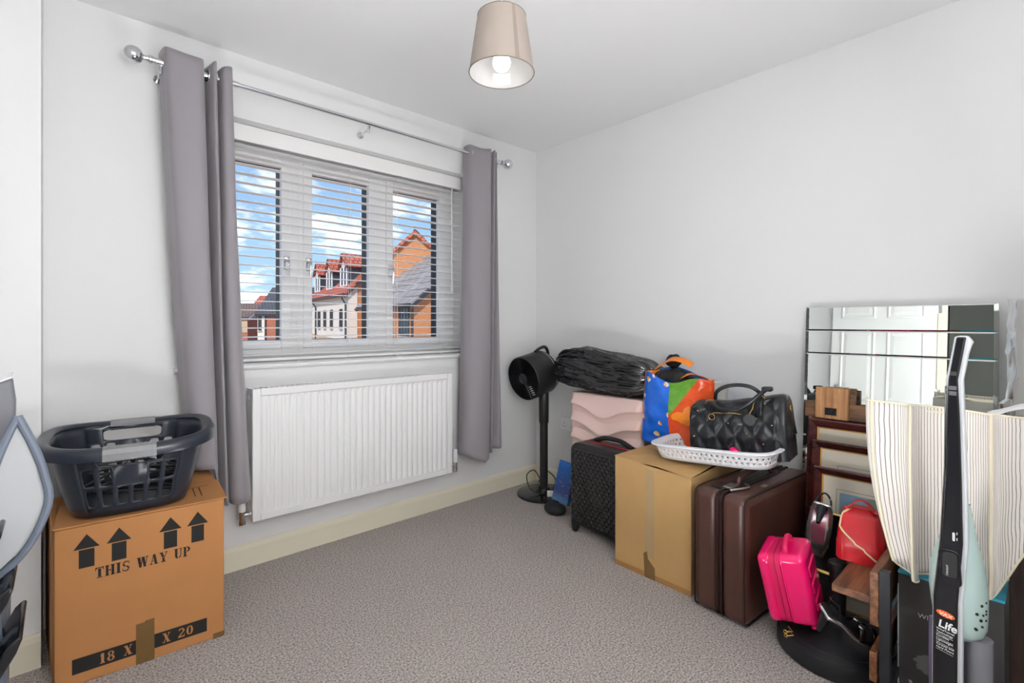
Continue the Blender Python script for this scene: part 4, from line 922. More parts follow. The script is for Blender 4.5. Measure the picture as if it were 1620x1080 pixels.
MB().tube([tuple(hb_at(0.24 - 0.008 * t_, 0.28 + 0.30 * t_, 0.007)) for t_ in [k / 12 for k in range(13)]], 0.0026, 6).build('zip', gold_m, hb, smooth=True)
c0 = hb_at(0.20, 0.265, 0.011); MB().tube([tuple(c0 + Vector((0, 0.013 * math.cos(R_(a)), 0.013 * math.sin(R_(a))))) for a in range(0, 360, 24)], 0.0022, 6, closed=True).tube([tuple(c0 + Vector((0, 0, 0.013))), tuple(hb_at(0.24, 0.28, 0.008))], 0.0024, 6).build('zip_pull', gold_m, hb, smooth=True)
c1 = hb_at(0.18, 0.66, 0.013); MB().lathe([(0.024, -0.0025), (0.025, 0), (0.024, 0.0025)], 28, tuple(c1), Matrix.Rotation(R_(84), 3, 'Y')).build('luggage_tag', bagl_m, hb, smooth=True)
c2 = hb_at(0.37, 0.70, 0.012); MB().tube([tuple(c2), tuple(c2.lerp(c1, 0.5)), tuple(c1 + Vector((-0.001, 0, 0.022)))], 0.0024, 6).build('tag_chain', gold_m, hb, smooth=True)
sphere_prof = [(0.0035 * math.sin(R_(a)) + 1e-4, -0.0035 * math.cos(R_(a))) for a in range(0, 181, 30)]
for u, v in ((0.27, 0.10), (0.30, 0.36), (0.16, 0.44), (0.19, 0.72), (0.31, 0.80), (0.10, 0.62), (0.07, 0.06), (0.14, 0.87), (0.05, 0.78)):
    MB().lathe(sphere_prof, 10, tuple(hb_at(u, v, 0.003))).build('stud', gold_m, hb, smooth=True)
c3 = Vector((-0.012, -HL / 2 - 0.006, 0.205)); MB().tube([tuple(c3 + Vector((0.008 * math.cos(R_(a)), 0, 0.012 * math.sin(R_(a))))) for a in range(0, 360, 30)], 0.002, 6, closed=True).build('ring', gold_m, hb, smooth=True)
# ================================================================ mirror, frames and the things by the right edge
t = NT('mirror_glass'); t.b.inputs['Base Color'].default_value = (0.86, 0.90, 0.88, 1); t.b.inputs['Metallic'].default_value = 1; t.b.inputs['Roughness'].default_value = 0.015; mir_m = t.m
TILT = R_(4.5)
mi = thing('wall_mirror', 'frameless wall mirror in horizontal panels leaning against the wall', 'mirror', (2.438, 0.440, 0.0), (0, TILT, 0))
MW, MH = 0.632, 1.222            # local: x = depth (face at 0, towards the room is -x), y across, z up
MB().box(0.004, 0.016, -MW / 2, MW / 2, 0, MH).build('backing', M('grey_board', (0.25, 0.25, 0.25), 0.7), mi)
def pane(y0, y1, z0, z1, bv=0.013, bz=0.005):
    m_ = MB(); A = [(y0, z0), (y1, z0), (y1, z1), (y0, z1)]; B = [(y0 + bv, z0 + bz), (y1 - bv, z0 + bz), (y1 - bv, z1 - bz), (y0 + bv, z1 - bz)]
    x_in = -0.002
    m_.add([(x_in, *p) for p in B], [(0, 1, 2, 3)])
    for q in range(4): m_.poly([(0.001, *A[q]), (0.001, *A[(q + 1) % 4]), (x_in, *B[(q + 1) % 4]), (x_in, *B[q])])
    for q in range(4): m_.poly([(0.001, *A[q]), (0.001, *A[(q + 1) % 4]), (0.004, *A[(q + 1) % 4]), (0.004, *A[q])])
    return m_.build('mirror_pane', mir_m, mi)
zs = [0.0, 0.105, 0.21, 1.012, 1.115, MH]
for a_, b_ in zip(zs[:-1], zs[1:]): pane(-MW / 2, MW / 2, a_ + 0.0008, b_ - 0.0008)

rail_m = wood_mat('rustic_wood', srgb(66, 42, 28), srgb(140, 100, 68), 0.6, axis=1); oak_m = wood_mat('warm_pine', srgb(140, 92, 54), srgb(198, 148, 98), 0.5, axis=2)
wr = thing('wooden_rail_shelf', 'rustic brown wooden rail with a square block propped before the mirror', 'wooden rail', (2.395, 0.42, 0.0), (0, TILT, 0))
MB().box(-0.012, 0.008, -0.30, 0.315, 0.735, 0.803).build('rail', rail_m, wr, bevel=0.002)
MB().box(-0.035, -0.013, 0.148, 0.268, 0.735, 0.868).build('block', oak_m, wr, bevel=0.002)
MB().box(-0.0125, 0.012, 0.128, 0.147, 0.76, 0.862).build('side_block', rail_m, wr, bevel=0.002)
MB().box(-0.041, -0.0355, 0.188, 0.230, 0.752, 0.782).lathe([(0.012, 0), (0.009, 0.003)], 16, (-0.041, 0.209, 0.767), Matrix.Rotation(R_(-90), 3, 'Y')).build('metal_plate', M('dark_iron', (0.02, 0.019, 0.018), 0.5, 0.6), wr)
for y in (-0.25, 0.27): MB().box(-0.010, 0.006, y - 0.03, y + 0.03, 0.0, 0.735).build('upright', rail_m, wr)

mah_m = wood_mat('mahogany', srgb(44, 18, 18), srgb(92, 42, 40), 0.25, axis=1, freq=10, coat=0.4); gilt_m = M('gilt', srgb(196, 150, 76), 0.4, 0.7); mat_m = M('mount_card', srgb(226, 218, 200), 0.8)
pic_glass = glass_mat('picture_glass')
def picture(label, loc, w, h, fw_, print_mat, tilt, mount=0.07, ph=None, dark=False):
    f = thing('picture_frame', label, 'picture', loc, (0, R_(tilt), 0), 'mahogany framed pictures stacked against the mirror')
    # loop in (y, z); sweep in local x
    lp = [(-w / 2, 0), (w / 2, 0), (w / 2, h), (-w / 2, h)]
    m_ = MB().ring([(a, b_) for a, b_ in lp], [(0, 0), (0, 0.020), (-fw_ * 0.2, 0.026), (-fw_ * 0.45, 0.020), (-fw_ * 0.8, 0.014), (-fw_, 0.009), (-fw_, 0)])
    m_.v = [(-z, x, y) for x, y, z in m_.v]; m_.build('frame', mah_m, f, smooth=True, angle=30)
    i = fw_ - 0.001; l2 = [(-w / 2 + i, i), (w / 2 - i, i), (w / 2 - i, h - i), (-w / 2 + i, h - i)]
    g_ = MB().ring(l2, [(0, 0), (0, 0.008), (-0.006, 0.006), (-0.006, 0)]); g_.v = [(-z, x, y) for x, y, z in g_.v]; g_.build('gilt_slip', gilt_m, f)
    MB().add([(-0.003, -w / 2 + fw_, fw_), (-0.003, w / 2 - fw_, fw_), (-0.003, w / 2 - fw_, h - fw_), (-0.003, -w / 2 + fw_, h - fw_)], [(0, 1, 2, 3)]).build('mount', mat_m, f)
    MB().box(0.0, 0.004, -w / 2 + 0.005, w / 2 - 0.005, 0.005, h - 0.005).build('backing', M('brown_board', srgb(120, 95, 70), 0.8), f)
    q = fw_ + mount; l3 = [(-w / 2 + q, q), (w / 2 - q, q), (w / 2 - q, h - q), (-w / 2 + q, h - q)]
    ln = MB().ring([(a + math.copysign(0.012, a), b_ + (0.012 if b_ > h / 2 else -0.012)) for a, b_ in l3], [(0, 0.0032), (0, 0.0036), (-0.0015, 0.0036), (-0.0015, 0.0032)]); ln.v = [(-z, x, y) for x, y, z in ln.v]; ln.build('mount_line', M('mount_ink', srgb(120, 112, 100), 0.8), f)
    MB().add([(-0.0038, a, b_) for a, b_ in l3], [(0, 1, 2, 3)]).build('print', print_mat, f)
    j = fw_; MB().add([(-0.006, -w / 2 + j, j), (-0.006, w / 2 - j, j), (-0.006, w / 2 - j, h - j), (-0.006, -w / 2 + j, h - j)], [(0, 1, 2, 3)]).build('glass', pic_glass, f)
    return f
def paint_mat(name, ca, cb_, cc_):
    t = NT(name); co = t.coord('Object'); f = t.noise(14, co, 4); g = t.noise(5, co, 3); t.l(t.mix(t.math('GREATER_THAN', g, 0.52), t.mix(f, ca, cb_), t.mix(f, cc_, cb_)), t.b.inputs['Base Color']); t.b.inputs['Roughness'].default_value = 0.7; return t.m
picture('largest mahogany picture frame, rearmost of three, cream mount showing', (2.350, 0.490, 0), 0.44, 0.735, 0.034, paint_mat('print_a', srgb(170, 180, 190), srgb(210, 205, 190), srgb(160, 150, 130)), 5.5, 0.09)
picture('middle mahogany picture frame of three with a cream mount and ruled line', (2.300, 0.475, 0), 0.41, 0.655, 0.030, paint_mat('print_b', srgb(150, 150, 165), srgb(200, 195, 185), srgb(120, 115, 120)), 6, 0.075)
picture('smallest mahogany picture frame in front, with a blue and green landscape print', (2.245, 0.468, 0), 0.375, 0.560, 0.028, paint_mat('print_c', srgb(120, 160, 200), srgb(160, 185, 195), srgb(130, 140, 90)), 6.5, 0.062)
gf = thing('gilt_photo_frame', 'small ornate gilt photo frame with dark picture behind the sandals', 'photo frame', (2.13, 0.565, 0.09), (0, R_(8), R_(-6)))
lp = [(-0.06, 0.10), (0.075, 0.10), (0.075, 0.335), (-0.06, 0.335)]
m_ = MB().ring(lp, [(0, 0), (0, 0.010), (-0.006, 0.015), (-0.014, 0.010), (-0.014, 0)]); m_.v = [(-z, x, y) for x, y, z in m_.v]; m_.build('frame', gold_m, gf)
MB().add([(-0.004, -0.048, 0.112), (-0.004, 0.063, 0.112), (-0.004, 0.063, 0.323), (-0.004, -0.048, 0.323)], [(0, 1, 2, 3)]).build('picture', M('dark_photo', (0.015, 0.015, 0.017), 0.15), gf)
MB().box(-0.006, 0.006, -0.06, 0.075, 0.0, 0.10).build('stand', black_m, gf)

# ---------------------------------------------------------------- parasol base
pb_ = thing('parasol_base', 'round black parasol base with a short post on the carpet', 'parasol base', (1.990, 0.497, 0))
pb_.scale = (0.90, 0.90, 1.0)
bw = M('black_resin', (0.012, 0.012, 0.014), 0.45, bump=(400, 0.1, 0.001))
MB().lathe([(0.198, 0), (0.206, 0.006), (0.207, 0.045), (0.202, 0.058), (0.198, 0.060), (0.196, 0.066), (0.181, 0.074), (0.176, 0.073), (0.166, 0.078), (0.09, 0.094), (0.05, 0.100), (0.042, 0.104)], 64).build('dome', bw, pb_, smooth=True, angle=25)
MB().lathe([(0.040, 0.10), (0.034, 0.112), (0.027, 0.118), (0.027, 0.29), (0.032, 0.292), (0.032, 0.312), (0.026, 0.318), (0.018, 0.318)], 24).build('post', bw, pb_, smooth=True, angle=30)
MB().tube([(0.0, -0.03, 0.30), (0.0, -0.07, 0.30)], 0.006, 8).lathe([(0.014, 0), (0.014, 0.012)], 10, (0, -0.07, 0.30), Matrix.Rotation(R_(90), 3, 'X')).build('clamp_screw', bw, pb_, smooth=True)

# ---------------------------------------------------------------- hot pink vanity case
pv_m = M('pink_gloss_shell', srgb(236, 14, 104), 0.2, coat=0.5); pvd_m = M('pink_fabric', srgb(205, 14, 84), 0.5)
pv = thing('vanity_case', 'hot pink glossy hard vanity case propped against the suitcase', 'vanity case', (1.885, 0.612, 0.250), (R_(-11), R_(-4), R_(10)))
pv.scale = (0.90, 0.88, 0.90)
def rbox(x0, x1, y0, y1, z0, z1): return MB().box(x0, x1, y0, y1, z0, z1)
rbox(-0.10, 0.10, 0.030, 0.085, -0.128, 0.128).build('lid_shell', pv_m, pv, bevel=0.024, seg=5)
rbox(-0.10, 0.10, -0.085, 0.016, -0.128, 0.128).build('body_shell', pv_m, pv, bevel=0.024, seg=5)
lp = rrect(0.196, 0.252, 0.03, 5)
def band(y0, y1, grow):
    l_ = rrect(0.196 + grow, 0.252 + grow, 0.03, 5); n = len(l_); return MB().add([(a, y0, b_) for a, b_ in l_] + [(a, y1, b_) for a, b_ in l_], [(i, (i + 1) % n, (i + 1) % n + n, i + n) for i in range(n)])
band(0.004, 0.046, 0.002).build('zip_band', pvd_m, pv, smooth=True)
for y in (-0.002, 0.048): MB().tube([(a * 1.005, y, b_ * 1.004) for a, b_ in lp], 0.0045, 6, closed=True).build('edge_rib', pv_m, pv, smooth=True)
MB().tube([(a * 1.012, 0.022, b_ * 1.01) for a, b_ in lp], 0.002, 6, closed=True).build('zip', M('pink_zip', srgb(150, 10, 60), 0.5), pv, smooth=True)
for z in (-0.06, 0.0, 0.06): MB().box(-0.065, 0.065, -0.090, -0.083, z - 0.018, z + 0.018).build('raised_rib', pv_m, pv, bevel=0.005, seg=3)
MB().tube(cat_rom([(-0.055, -0.018, 0.122), (-0.05, -0.018, 0.142), (-0.02, -0.018, 0.155), (0.02, -0.018, 0.155), (0.05, -0.018, 0.142), (0.055, -0.018, 0.122)], 6), 0.0105, 8).build('handle', pvd_m, pv, smooth=True)
for x in (-0.085, 0.06): MB().box(x, x + 0.022, -0.075, -0.055, -0.14, -0.127).build('foot', pv_m, pv, bevel=0.004)
for dx, dz in ((-0.108, -0.128), (-0.112, -0.140)):
    MB().tube([(dx, 0.02, dz), (dx - 0.004, 0.012 + dz * 0.05, dz - 0.014), (dx - 0.006, 0.03, dz - 0.020)], 0.0028, 6).tube([tuple(Vector((dx - 0.004, 0.032, dz - 0.02)) + Vector((0, 0.006 * math.cos(R_(a)), 0.006 * math.sin(R_(a))))) for a in range(0, 360, 36)], 0.0018, 6, closed=True).build('zip_pull', gold_m, pv, smooth=True)

# ---------------------------------------------------------------- rustic side table lying on its side
tb_m = wood_mat('vintage_board', srgb(58, 34, 22), srgb(142, 92, 58), 0.42, axis=0, freq=14)
st = thing('side_table', 'rustic wood and black steel side table tipped on its side', 'side table', (1.712, 0.335, 0.0))
MB().box(0.0, 0.37, 0.012, 0.108, 0.338, 0.360).build('shelf_board', tb_m, st, bevel=0.002)
MB().box(-0.012, 0.424, -0.010, 0.011, 0.285, 0.436).build('top_board', tb_m, st, bevel=0.002)
MB().box(-0.012, 0.37, -0.006, 0.012, 0.125, 0.208).build('lower_board', tb_m, st, bevel=0.002)
MB().box(-0.012, 0.012, -0.036, -0.011, 0.0, 0.446).build('leg', blackmetal_m, st, bevel=0.001)
MB().box(0.402, 0.424, -0.036, -0.011, 0.0, 0.446).build('leg', blackmetal_m, st, bevel=0.001)
MB().box(0.012, 0.402, -0.032, -0.015, 0.09, 0.11).build('stretcher', blackmetal_m, st)
MB().tube([(0.06, -0.05, 0.03), (0.06, -0.036, 0.03)], 0.016, 12).build('adjuster_foot', black_m, st)
# ---------------------------------------------------------------- red cosmetic bag on it
red_l = leather('red_leather', srgb(186, 28, 36), 0.3, 12)
rbg = thing('cosmetic_bag', 'red leather cosmetic bag with cream piping on the rustic board', 'cosmetic bag', (1.985, 0.425, 0.3605), (0, 0, R_(8)))
rbg.scale = (0.92, 0.92, 0.98)
def rb_sec(u, v):
    """u round the plan, v up"""
    g = 2 * math.pi * u; c, s_ = math.cos(g), math.sin(g); n_ = 5.0
    k = 1.0 - 0.42 * max(0, v - 0.30) ** 1.2 / 0.64
    x = 0.078 * math.copysign(abs(c) ** (2 / n_), c) * k; y = 0.076 * math.copysign(abs(s_) ** (2 / n_), s_) * (1 - 0.30 * max(0, v - 0.3))
    w_ = mnoise.noise(Vector((c * 2, s_ * 2, v * 3))) * 0.005
    e = (1 - max(0, v - 0.88) / 0.12 * 0.5); return ((x + w_) * e, (y + w_) * e, 0.168 * v)
m_ = MB().grid(64, 26, rb_sec, closeu=True); m_.poly([rb_sec(k / 64, 1) for k in range(64)]); m_.poly([rb_sec(k / 64, 0) for k in range(64)]); m_.build('body', red_l, rbg, smooth=True, angle=60)
cpip = M('cream_piping', srgb(232, 205, 160), 0.4)
pts = []
for k in range(16):
    t_ = k / 15
    if t_ < 0.28: u_, v_ = 0.36 + 0.015 * t_ / 0.28, 0.98 - 0.36 * t_ / 0.28
    else:
        f_ = (t_ - 0.28) / 0.72; v_ = 0.62 - 0.58 * f_; y_a, y_b = rb_sec(0.375, v_)[1], rb_sec(0.622, v_)[1]; yt = y_a + (y_b - y_a) * f_
        u_ = min((0.375 + 0.247 * w / 200 for w in range(201)), key=lambda z: abs(rb_sec(z, v_)[1] - yt))
    q = Vector(rb_sec(u_, v_)); pts.append(tuple(Vector((q.x * 1.02, q.y * 1.02, q.z))))
MB().tube(pts, 0.0032, 7).build('piping', cpip, rbg, smooth=True)
MB().grid(10, 2, lambda u, v: (-0.030 + 0.022 * v - 0.006, 0.042 - 0.085 * u, 0.165 + 0.034 * math.sin(math.pi * u))).build('handle', red_l, rbg, smooth=True, solid=0.003)
for y in (0.042, -0.043): MB().lathe([(0.012, 0), (0.012, 0.003), (0.006, 0.005)], 14, (-0.025, y, 0.165)).build('handle_tab', red_l, rbg, smooth=True)

# ---------------------------------------------------------------- pair of black and silver sandals
silver_m = M('silver_sole', (0.78, 0.78, 0.80), 0.18, 0.9)
def sandal(label, loc, rot):
    s_ = thing('sandal', label, 'sandal', loc, rot, 'black and silver sandals')
    path = cat_rom([(-0.12, 0, 0.075), (-0.08, 0, 0.072), (-0.02, 0, 0.035), (0.04, 0, 0.012), (0.11, 0, 0.014)], 6)
    n = len(path) - 1
    def sole(u, v):
        p = path[round(u * n)]; w_ = 0.026 + 0.014 * math.sin(math.pi * min(1, u * 1.05)) ** 1; return (p.x, (v - 0.5) * 2 * w_, p.z)
    MB().grid(n, 4, sole).build('sole', silver_m, s_, smooth=True, solid=0.009)
    MB().grid(n, 4, lambda u, v: tuple(Vector(sole(u, v)) * 0.97 + Vector((0, 0, 0.007)))).build('insole', black_m, s_, smooth=True, solid=0.003)
    MB().tube([(-0.105, 0, 0.07), (-0.10, 0, 0.0)], [0.018, 0.007], 10).build('heel', blackg_m, s_, smooth=True)
    for x, z in ((0.055, 0.014), (0.005, 0.026)):
        MB().grid(14, 2, lambda u, v: (x + 0.018 * (v - 0.5), 0.038 * math.cos(math.pi * u), z + 0.036 * math.sin(math.pi * u))).build('strap', blackg_m, s_, smooth=True, solid=0.003)
    for y in (-0.013, 0.013): MB().lathe([(0.010, 0.0), (0.008, 0.004), (0.003, 0.006)], 10, (0.005, y, 0.061)).build('jewel', chrome_m, s_)
    MB().tube(cat_rom([(-0.09, 0.028, 0.075), (-0.10, 0.02, 0.12), (-0.12, 0, 0.128), (-0.10, -0.02, 0.12), (-0.09, -0.028, 0.075)], 6), 0.0035, 6).build('ankle_strap', blackg_m, s_, smooth=True)
sandal('black and silver strappy sandal standing on end behind the red bag', (2.075, 0.585, 0.335), (R_(14), R_(58), R_(20)))
sandal('black and silver strappy sandal lying below the rustic board', (1.84, 0.43, 0.150), (R_(20), R_(14), R_(-40)))

# ---------------------------------------------------------------- grey product box
def gbox_mat():
    t = NT('grey_print'); co = t.coord('Object'); f = t.noise(7, co, 4, 0.6); s_ = t.n('ShaderNodeSeparateXYZ'); t.l(co, s_.inputs[0])
    a = t.math('SUBTRACT', s_.outputs[1], 0.165); b_ = t.math('SUBTRACT', s_.outputs[2], 0.145); w_ = t.noise(24, co, 3, 0.7)
    d = t.math('SQRT', t.math('ADD', t.math('MULTIPLY', a, a), t.math('MULTIPLY', b_, b_))); k = t.math('LESS_THAN', t.math('ADD', d, t.math('MULTIPLY', w_, 0.07)), 0.062)
    base = t.mix(f, srgb(62, 60, 60), srgb(88, 86, 86)); t.l(t.mix(t.math('MULTIPLY', k, 0.35), base, (0.5, 0.5, 0.5)), t.b.inputs['Base Color']); t.b.inputs['Roughness'].default_value = 0.4; return t.m
gb = thing('product_box', 'dark grey printed product box with turquoise top edges behind the vacuum', 'box', (1.860, 0.080, 0))
MB().box(0, 0.30, 0.0, 0.227, 0, 0.392).build('carton', gbox_mat(), gb, bevel=0.0015)
cy_m = M('turquoise_print', srgb(58, 178, 205), 0.4)
MB().box(-0.001, 0.301, -0.001, 0.228, 0.3922, 0.4).build('top_panel', cy_m, gb, bevel=0.001)
MB().box(-0.0012, 0.002, 0.2255, 0.2285, 0.0, 0.36).build('edge_strip', M('pale_edge', srgb(170, 180, 185), 0.4), gb)
text_mesh('WIT', 0.019, lm_, 'lettering', gb, (-0.0008, 0.181, 0.279), (R_(90), 0, R_(-90)))
MB().add([(-0.0009, 0.196, 0.062), (-0.0009, 0.160, 0.052), (-0.0009, 0.150, 0.060), (-0.0009, 0.160, 0.070), (-0.0009, 0.184, 0.066), (-0.0009, 0.196, 0.085), (-0.0009, 0.203, 0.084)], [(0, 1, 2, 3, 4, 5, 6)]).build('feather_print', M('print_grey', (0.5, 0.5, 0.52), 0.5), gb)

# ---------------------------------------------------------------- striped pleated fabric cover
def stripe_mat():
    t = NT('striped_cotton'); uv = t.coord('UV'); s_ = t.n('ShaderNodeSeparateXYZ'); t.l(uv, s_.inputs[0])
    ph = t.math('FRACT', t.math('MULTIPLY', t.math('ADD', s_.outputs[0], t.math('MULTIPLY', t.noise(7, uv, 2), 0.006)), 84.0)); ln = t.math('LESS_THAN', t.math('ABSOLUTE', t.math('SUBTRACT', ph, 0.5)), 0.095)
    base = t.mix(t.noise(3, uv, 3), srgb(228, 220, 212), srgb(243, 238, 230)); t.l(t.mix(t.math('MULTIPLY', ln, 1.0), base, srgb(112, 102, 106)), t.b.inputs['Base Color']); t.b.inputs['Roughness'].default_value = 0.8; t.b.inputs['Sheen Weight'].default_value = 0.2; return t.m
sf_m = stripe_mat(); trim_m = M('cream_trim', srgb(236, 226, 200), 0.75)
sf = thing('striped_fabric_cover', 'cream pleated fabric cover with fine grey stripes and yellow piping', 'fabric cover', (1.80, 0.20, 0.0))
# plan of the folds (x towards the room is negative), y from left to right, with hem heights
plan = [(0.05, 0.180, 0.52), (0.0, 0.174, 0.48), (-0.012, 0.158, 0.452), (-0.014, 0.10, 0.430), (-0.012, 0.074, 0.418), (-0.03, 0.066, 0.42), (0.005, 0.060, 0.425), (0.02, 0.030, 0.43), (0.022, -0.01, 0.43), (0.012, -0.045, 0.42), (-0.004, -0.075, 0.415), (-0.02, -0.098, 0.428), (0.0, -0.108, 0.435), (-0.004, -0.13, 0.49), (-0.008, -0.17, 0.575), (-0.012, -0.23, 0.60), (0.02, -0.28, 0.60)]
PC = cat_rom([(a, b_, c_) for a, b_, c_ in plan], 6); n = len(PC) - 1
def sff(u, v):
    p = PC[round(u * n)]; zb = p.z; zt = 0.912 - 0.012 * u
    z = zt + (zb - zt) * v; k = mnoise.noise(Vector((u * 9, v * 5, 1.3))) * 0.010 * v; pinch = 0.02 * v * v * math.sin(u * 13)
    lean = 0.075 * v ** 2.5 if u < 0.10 else 0.075 * v ** 2.5 * max(0, 1 - (u - 0.10) * 4)
    return (p.x * (0.7 + 0.5 * v) + k - 0.0, p.y - lean * 0.8 + 0.4 * k, z)
MB().grid(n, 30, sff, uv=True).build('drape', sf_m, sf, smooth=True, solid=0.003, angle=80)
for u in (0.125, 0.31, 0.69):
    i = round(u * n); MB().tube([tuple(Vector(sff(i / n, j / 30)) + Vector((-0.003, 0, 0))) for j in range(31)], 0.004, 6).build('piping', trim_m, sf, smooth=True)
MB().tube([tuple(Vector(sff(i / n, 0)) + Vector((0, 0, 0.001))) for i in range(n + 1)], 0.003, 6).build('top_binding', trim_m, sf, smooth=True)
MB().tube([tuple(Vector(sff(i / n, 1))) for i in range(n + 1)], 0.003, 6).build('hem', trim_m, sf, smooth=True)
MB().box(0.03, 0.28, -0.27, 0.17, 0.0, 0.60).build('inner_box', M('cream_board', srgb(190, 180, 165), 0.8), sf) if False else None
# support the cover hangs on: shallow cream top panel running back
MB().grid(20, 6, lambda u, v: (0.012 + 0.16 * v, 0.17 - 0.40 * u, 0.895 - 0.02 * v + 0.012 * math.sin(u * 9) * v)).build('top_panel', trim_m, sf, smooth=True, solid=0.004)
MB().grid(20, 10, lambda u, v: (0.17, 0.17 - 0.40 * u, 0.876 - 0.46 * v)).build('rear_panel', sf_m, sf, solid=0.004)

# ---------------------------------------------------------------- right border things
dw_m = wood_mat('espresso_wood', srgb(26, 18, 15), srgb(62, 46, 38), 0.4, axis=2)
dp = thing('dark_wood_panel', 'tall dark espresso wood panel at the right border beside the grey box', 'wood panel', (1.90, 0.02, 0))
MB().box(0.0, 0.022, -0.26, 0.052, 0.0, 0.56).build('panel', dw_m, dp, bevel=0.002)
MB().box(-0.012, 0.0, 0.0, 0.052, 0.0, 0.56).build('lipping', dw_m, dp, bevel=0.002)
wp_m = glass_mat('clear_wrap', (0.86, 0.86, 0.86), 0.25, 1.6)
wr2 = thing('wrapped_roll', 'tall roll in crinkled clear plastic wrap at the right border by the mirror', 'roll', (2.30, 0.048, 0.0), (0, R_(2.5), 0))
MB().lathe([(0.040, 0), (0.040, 1.21), (0.036, 1.22)], 20).build('roll', M('pale_roll', srgb(205, 203, 198), 0.6), wr2, smooth=True)
def wrapf(u, v):
    g = 2 * math.pi * u; r = 0.047 + 0.008 * mnoise.noise(Vector((math.cos(g) * 3, math.sin(g) * 3, v * 16))) + 0.004 * mnoise.noise(Vector((math.cos(g) * 8, math.sin(g) * 8, v * 40)))
    if v < 0.72 and v > 0.60 and 0.1 < u < 0.35: r += 0.02 * abs(math.sin(60 * v))
    return (r * math.cos(g), r * math.sin(g), 1.225 * v)
MB().grid(36, 70, wrapf, closeu=True).build('wrap', wp_m, wr2, smooth=True)
wb = MB().grid(24, 14, lambda u, v: (0.12 * (v - 0.5), 0.10 - 0.26 * u, 0.05 * math.sin(min(1, u * 1.6) * 1.6) + 0.012 * mnoise.noise(Vector((u * 4, v * 4, 2)))))
tag(wb.build('white_sheet', M('white_polythene', (0.85, 0.85, 0.86), 0.4), None, smooth=True, solid=0.002, loc=(1.93, 0.02, 0.885)), 'crumpled white plastic sheet lying on top of the striped fabric cover', 'sheet')

# ---------------------------------------------------------------- cordless vacuum
vc = thing('cordless_vacuum', 'upright cordless vacuum with black spine, mint body and grey bin', 'vacuum cleaner', (1.607, 0.156, 0.0), (0, 0, R_(47.519 - 90 - 47)))
def vp(pts, y): return [(a, y, b_) for a, b_ in pts]       # outline in metres: across, height
mint_m = M('mint_satin', srgb(176, 198, 192), 0.3, coat=0.2); vedge_m = M('pale_grey_plastic', srgb(205, 208, 212), 0.32)
edge_top = [(-0.0012, 1.1081), (0.0035, 1.1127), (0.0231, 1.1127), (0.0335, 1.0973), (0.0301, 1.0911), (0.0243, 1.0680), (0.0150, 1.0047), (0.0174, 0.9137), (0.0220, 0.7595), (0.0243, 0.6052), (0.0150, 0.4587), (0.0139, 0.2659), (0.0139, -0.0025), (-0.0416, -0.0025), (-0.0428, 0.2659), (-0.0416, 0.4587), (-0.0278, 0.6052), (-0.0197, 0.7595), (-0.0174, 0.9137), (-0.0174, 1.0016), (-0.0104, 1.0448)]
MB().prism(vp(edge_top, 0.012), (0, 0.030, 0)).build('handle_shell', vedge_m, vc, bevel=0.004)
spine = [(0.0035, 1.1096), (0.0208, 1.1096), (0.0058, 1.0047), (0.0093, 0.9137), (0.0127, 0.7595), (0.0150, 0.6052), (0.0058, 0.4587), (0.0046, 0.2659), (0.0046, -0.0025), (-0.0393, -0.0025), (-0.0393, 0.2659), (-0.0370, 0.4587), (-0.0243, 0.6052), (-0.0162, 0.7595), (-0.0139, 0.9137), (-0.0116, 1.0032)]
MB().prism(vp(spine, 0.004), (0, 0.012, 0)).build('spine', blackg_m, vc, bevel=0.003)
MB().tube([(-0.0168, 0.010, 0.9878), (-0.0185, 0.010, 0.7903), (-0.0266, 0.010, 0.6052), (-0.0399, 0.010, 0.4587), (-0.0411, 0.010, 0.2659), (-0.0411, 0.010, 0.0191)], 0.0022, 6).build('chrome_strip', chrome_m, vc, smooth=True)
prof_h = [(0.6901, -0.0116, 0.0243), (0.6515, -0.0208, 0.0301), (0.6052, -0.0324, 0.0370), (0.5590, -0.0463, 0.0474), (0.5204, -0.0544, 0.0532), (0.4741, -0.0555, 0.0578), (0.4279, -0.0509, 0.0573), (0.3893, -0.0451, 0.0555), (0.3708, -0.0416, 0.0486), (0.3585, -0.0393, 0.0347)]      # height, left, right
def hous(u, v):
    f = v * (len(prof_h) - 1); i = min(int(f), len(prof_h) - 2); t_ = f - i; y_, a, b_ = [prof_h[i][q] * (1 - t_) + prof_h[i + 1][q] * t_ for q in range(3)]
    c_ = (a + b_) / 2; r = (b_ - a) / 2; g = 2 * math.pi * u; return (c_ + r * math.cos(g), 0.065 + 0.050 * (r / 0.0555) * math.sin(g), y_)
MB().grid(40, 36, hous, closeu=True).build('motor_housing', mint_m, vc, smooth=True, angle=70)
bin_m = M('smoky_bin', srgb(176, 176, 184), 0.18, trans=0.55)
MB().tube([(0.0405, 0.065, 0.3662), (0.0416, 0.065, 0.0037)], 0.0255, 24).build('dust_bin', bin_m, vc, smooth=True)
MB().tube([(-0.0428, 0.055, 0.3847), (-0.0440, 0.055, 0.2813), (-0.0440, 0.06, 0.0037)], 0.0115, 16).build('air_duct', M('violet_smoke', srgb(140, 134, 165), 0.2, trans=0.4), vc, smooth=True)
